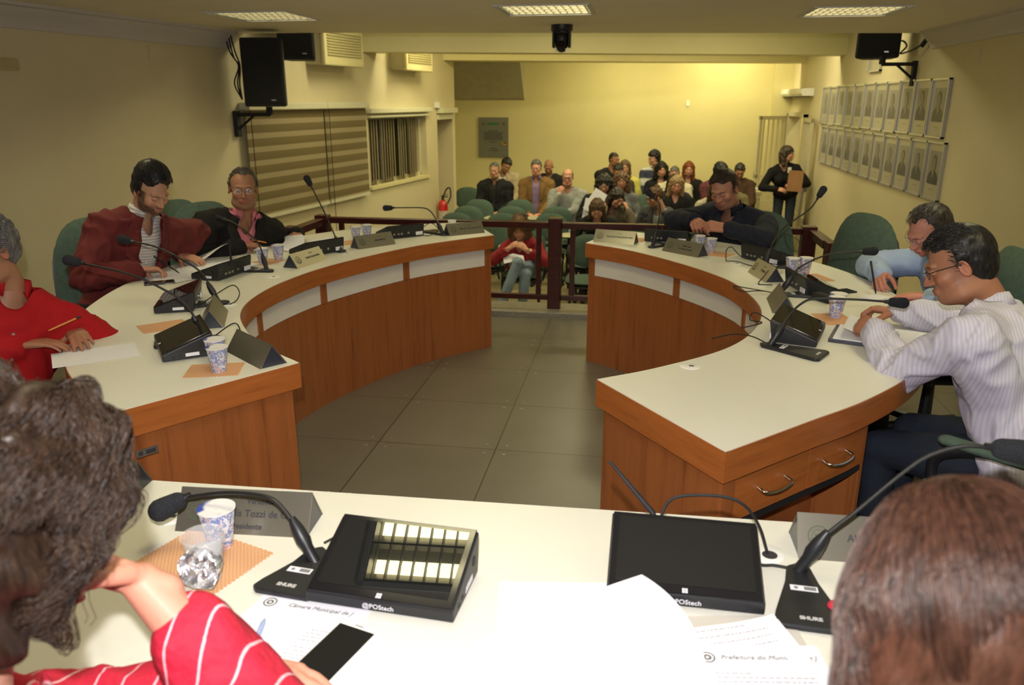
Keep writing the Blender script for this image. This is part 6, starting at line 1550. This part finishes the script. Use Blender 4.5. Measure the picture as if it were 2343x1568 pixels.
seated('person with long dark hair, one hand in the hair, face turned aside', -.26, 9.85, .50, lean=.22, hyaw=-55, hpitch=24, hroll=-10, hair=dict(kind='long', t=.014, len=.22, vol=.03), hairm=h_dbrown, face=dict(), top=cloth('taupe knit', (.16, .13, .09)), skin='light', sw=.165,
       arms=lambda h: dict(R=h2((h[0] - .13, h[1] - .18, .44), -1, (.3, .3, .9), (.8, .3, 0)), L=h2((h[0] + .14, h[1] - .26, .36), 1, (-.4, .3, .8), (-.8, .4, 0))))
seated('person with brown hair in black looking down, right behind the railing', -.47, 9.20, .445, lean=.22, hpitch=34, hair=dict(kind='long', t=.010, len=.20, vol=.018), hairm=hairmat('chestnut hair', (.05, .028, .014)), face=dict(), top=cloth('black shirt', (.012, .013, .014)), skin='light', sw=.19, girth=1.1, res='mid')
seated('young person with dark quiff in a white and navy jersey, back row', .22, 13.30, .745, heading=-105, hyaw=-150, hair=sh(dict(t=.022, up=.02)), hairm=h_black, face=dict(), top=stripe_mat('white and navy jersey', (.60, .60, .62), (.03, .035, .08), 1.3, .45, axis='Z'), skin='mid', sw=.20)
seated('person with curly black hair in a black jacket beside the jersey', .34, 12.75, .62, hyaw=-80, hair=dict(kind='long', t=.018, len=.14, vol=.035, amp=.008), hairm=h_black, face=dict(eyes='open', lip=(.45, .06, .06)), top=dk, skin='light', sw=.17)
seated('person in a cream shirt with short grey brown hair, face half hidden', .52, 12.20, .60, hpitch=24, hair=sh(dict(t=.006, line=.03)), hairm=h_salt, face=dict(), top=cream, skin='pink', girth=1.1, sw=.21)
seated('person with dark hair bent forward in front of the cream shirt', .50, 11.60, .52, hpitch=30, hair=dict(kind='long', t=.018, len=.14, vol=.03), hairm=h_dbrown, face=dict(), top=cloth('plum top', (.03, .025, .05)), skin='light', sw=.17)
seated('person with long red hair in a black top, back row', .76, 12.80, .63, hair=dict(kind='long', t=.012, len=.22, vol=.018), hairm=h_red, face=dict(eyes='open'), top=cloth('black tee', (.014, .013, .012)), skin='light', sw=.165, vneck=.06)
seated('person with long blond hair in a black cardigan', .50, 10.85, .58, hpitch=16, hroll=-4, hair=dict(kind='long', t=.016, len=.19, vol=.028), hairm=h_blond, face=dict(eyes='open', w=1.02), top=cloth('black cardigan', (.013, .013, .014)), skin='pink', sw=.18, girth=1.05, vneck=.07)
seated('person with a hair bun and glasses in a grey blazer, looking left', .19, 9.55, .56, lean=.20, heading=-115, hyaw=-150, hpitch=20, hair=dict(kind='bun', t=.014), hairm=hairmat('honey brown hair', (.07, .035, .015)), face=dict(), glasses='thick', top=cloth('grey tee', (.26, .26, .24)), jacket=nmat('grey blazer', (.065, .066, .068), .9, 10, .1, bmp=.2), jopen=.05, skin='light', sw=.185, girth=1.05, res='mid')
seated('person with dark curly hair in a red and navy plaid shirt', 1.20, 12.20, .655, heading=-60, hyaw=-35, hpitch=14, hroll=10, hair=sh(dict(t=.026, nape=-.12, amp=.008)), hairm=h_black, face=dict(beard=.3), top=nmat('plaid shirt', (.12, .025, .035), .85, 22, .75), skin='tan', girth=1.1, sw=.21)
seated('person with wavy grey hair looking over the shoulder of the suited man', 1.28, 11.55, .56, hyaw=-100, hair=sh(dict(t=.020)), hairm=h_grey, face=dict(), top=cloth('khaki top', (.20, .17, .09)), skin='tan')
seated('person with short black hair at the right end of the back row', 1.52, 12.65, .62, hpitch=26, hair=sh(dict(t=.014)), hairm=h_black, face=dict(), top=cloth('brown top', (.09, .05, .03)), skin='tan')
seated('person with long brown hair in a beige patterned jacket, leaning', 1.02, 10.55, .56, lean=.22, hyaw=-70, hpitch=22, hair=dict(kind='long', t=.016, len=.26, vol=.03, amp=.006), hairm=hairmat('wavy brown hair', (.055, .028, .014)), face=dict(), top=nmat('beige patterned knit', (.42, .38, .27), .9, 24, .35), skin='light', sw=.175)
seated('person with short dark hair in a dark suit, mostly behind the navy sweater', 1.05, 9.95, .60, hpitch=16, hair=sh(dict(t=.008, line=.02)), hairm=h_black, face=dict(), top=bluesh, collar=bluesh, jacket=cloth('dark suit', (.02, .022, .03)), jopen=.03, skin='mid', sw=.20)
# ------------------------------------------------------------------ the empty seats: rows of green chairs
hall_chair('green hall chair by itself against the left wall of the back row', (-2.80, 12.75, FZ), -82); hc0 = None; nth = ['front', 'second', 'third', 'fourth', 'fifth', 'sixth', 'seventh']
cols = [(-2.32, 'leftmost'), (-1.72, 'second'), (-1.10, 'third'), (-.50, 'fourth'), (.10, 'fifth'), (.70, 'sixth'), (1.30, 'seventh')]
for ri, y in enumerate((7.75, 8.60, 9.40, 10.10, 10.87, 11.65, 12.75)):
    for ci, (x, cn) in enumerate(cols):
        y2 = y + .10 * (x + 2.3)
        if any(abs(x - px) < .40 and abs(y2 - py) < .52 for px, py in PEOPLE_AT): continue
        if ri == 0 and ci in (0, 1, 2): continue
        lab = 'empty green hall chair, %s of its row from the left, in the %s row' % (cn, nth[ri])
        if hc0 is None: hc0 = hall_chair(lab, (x, y2 + .25, FZ), -90)
        else: dup(hc0, (x, y2 + .25, FZ), label=lab)
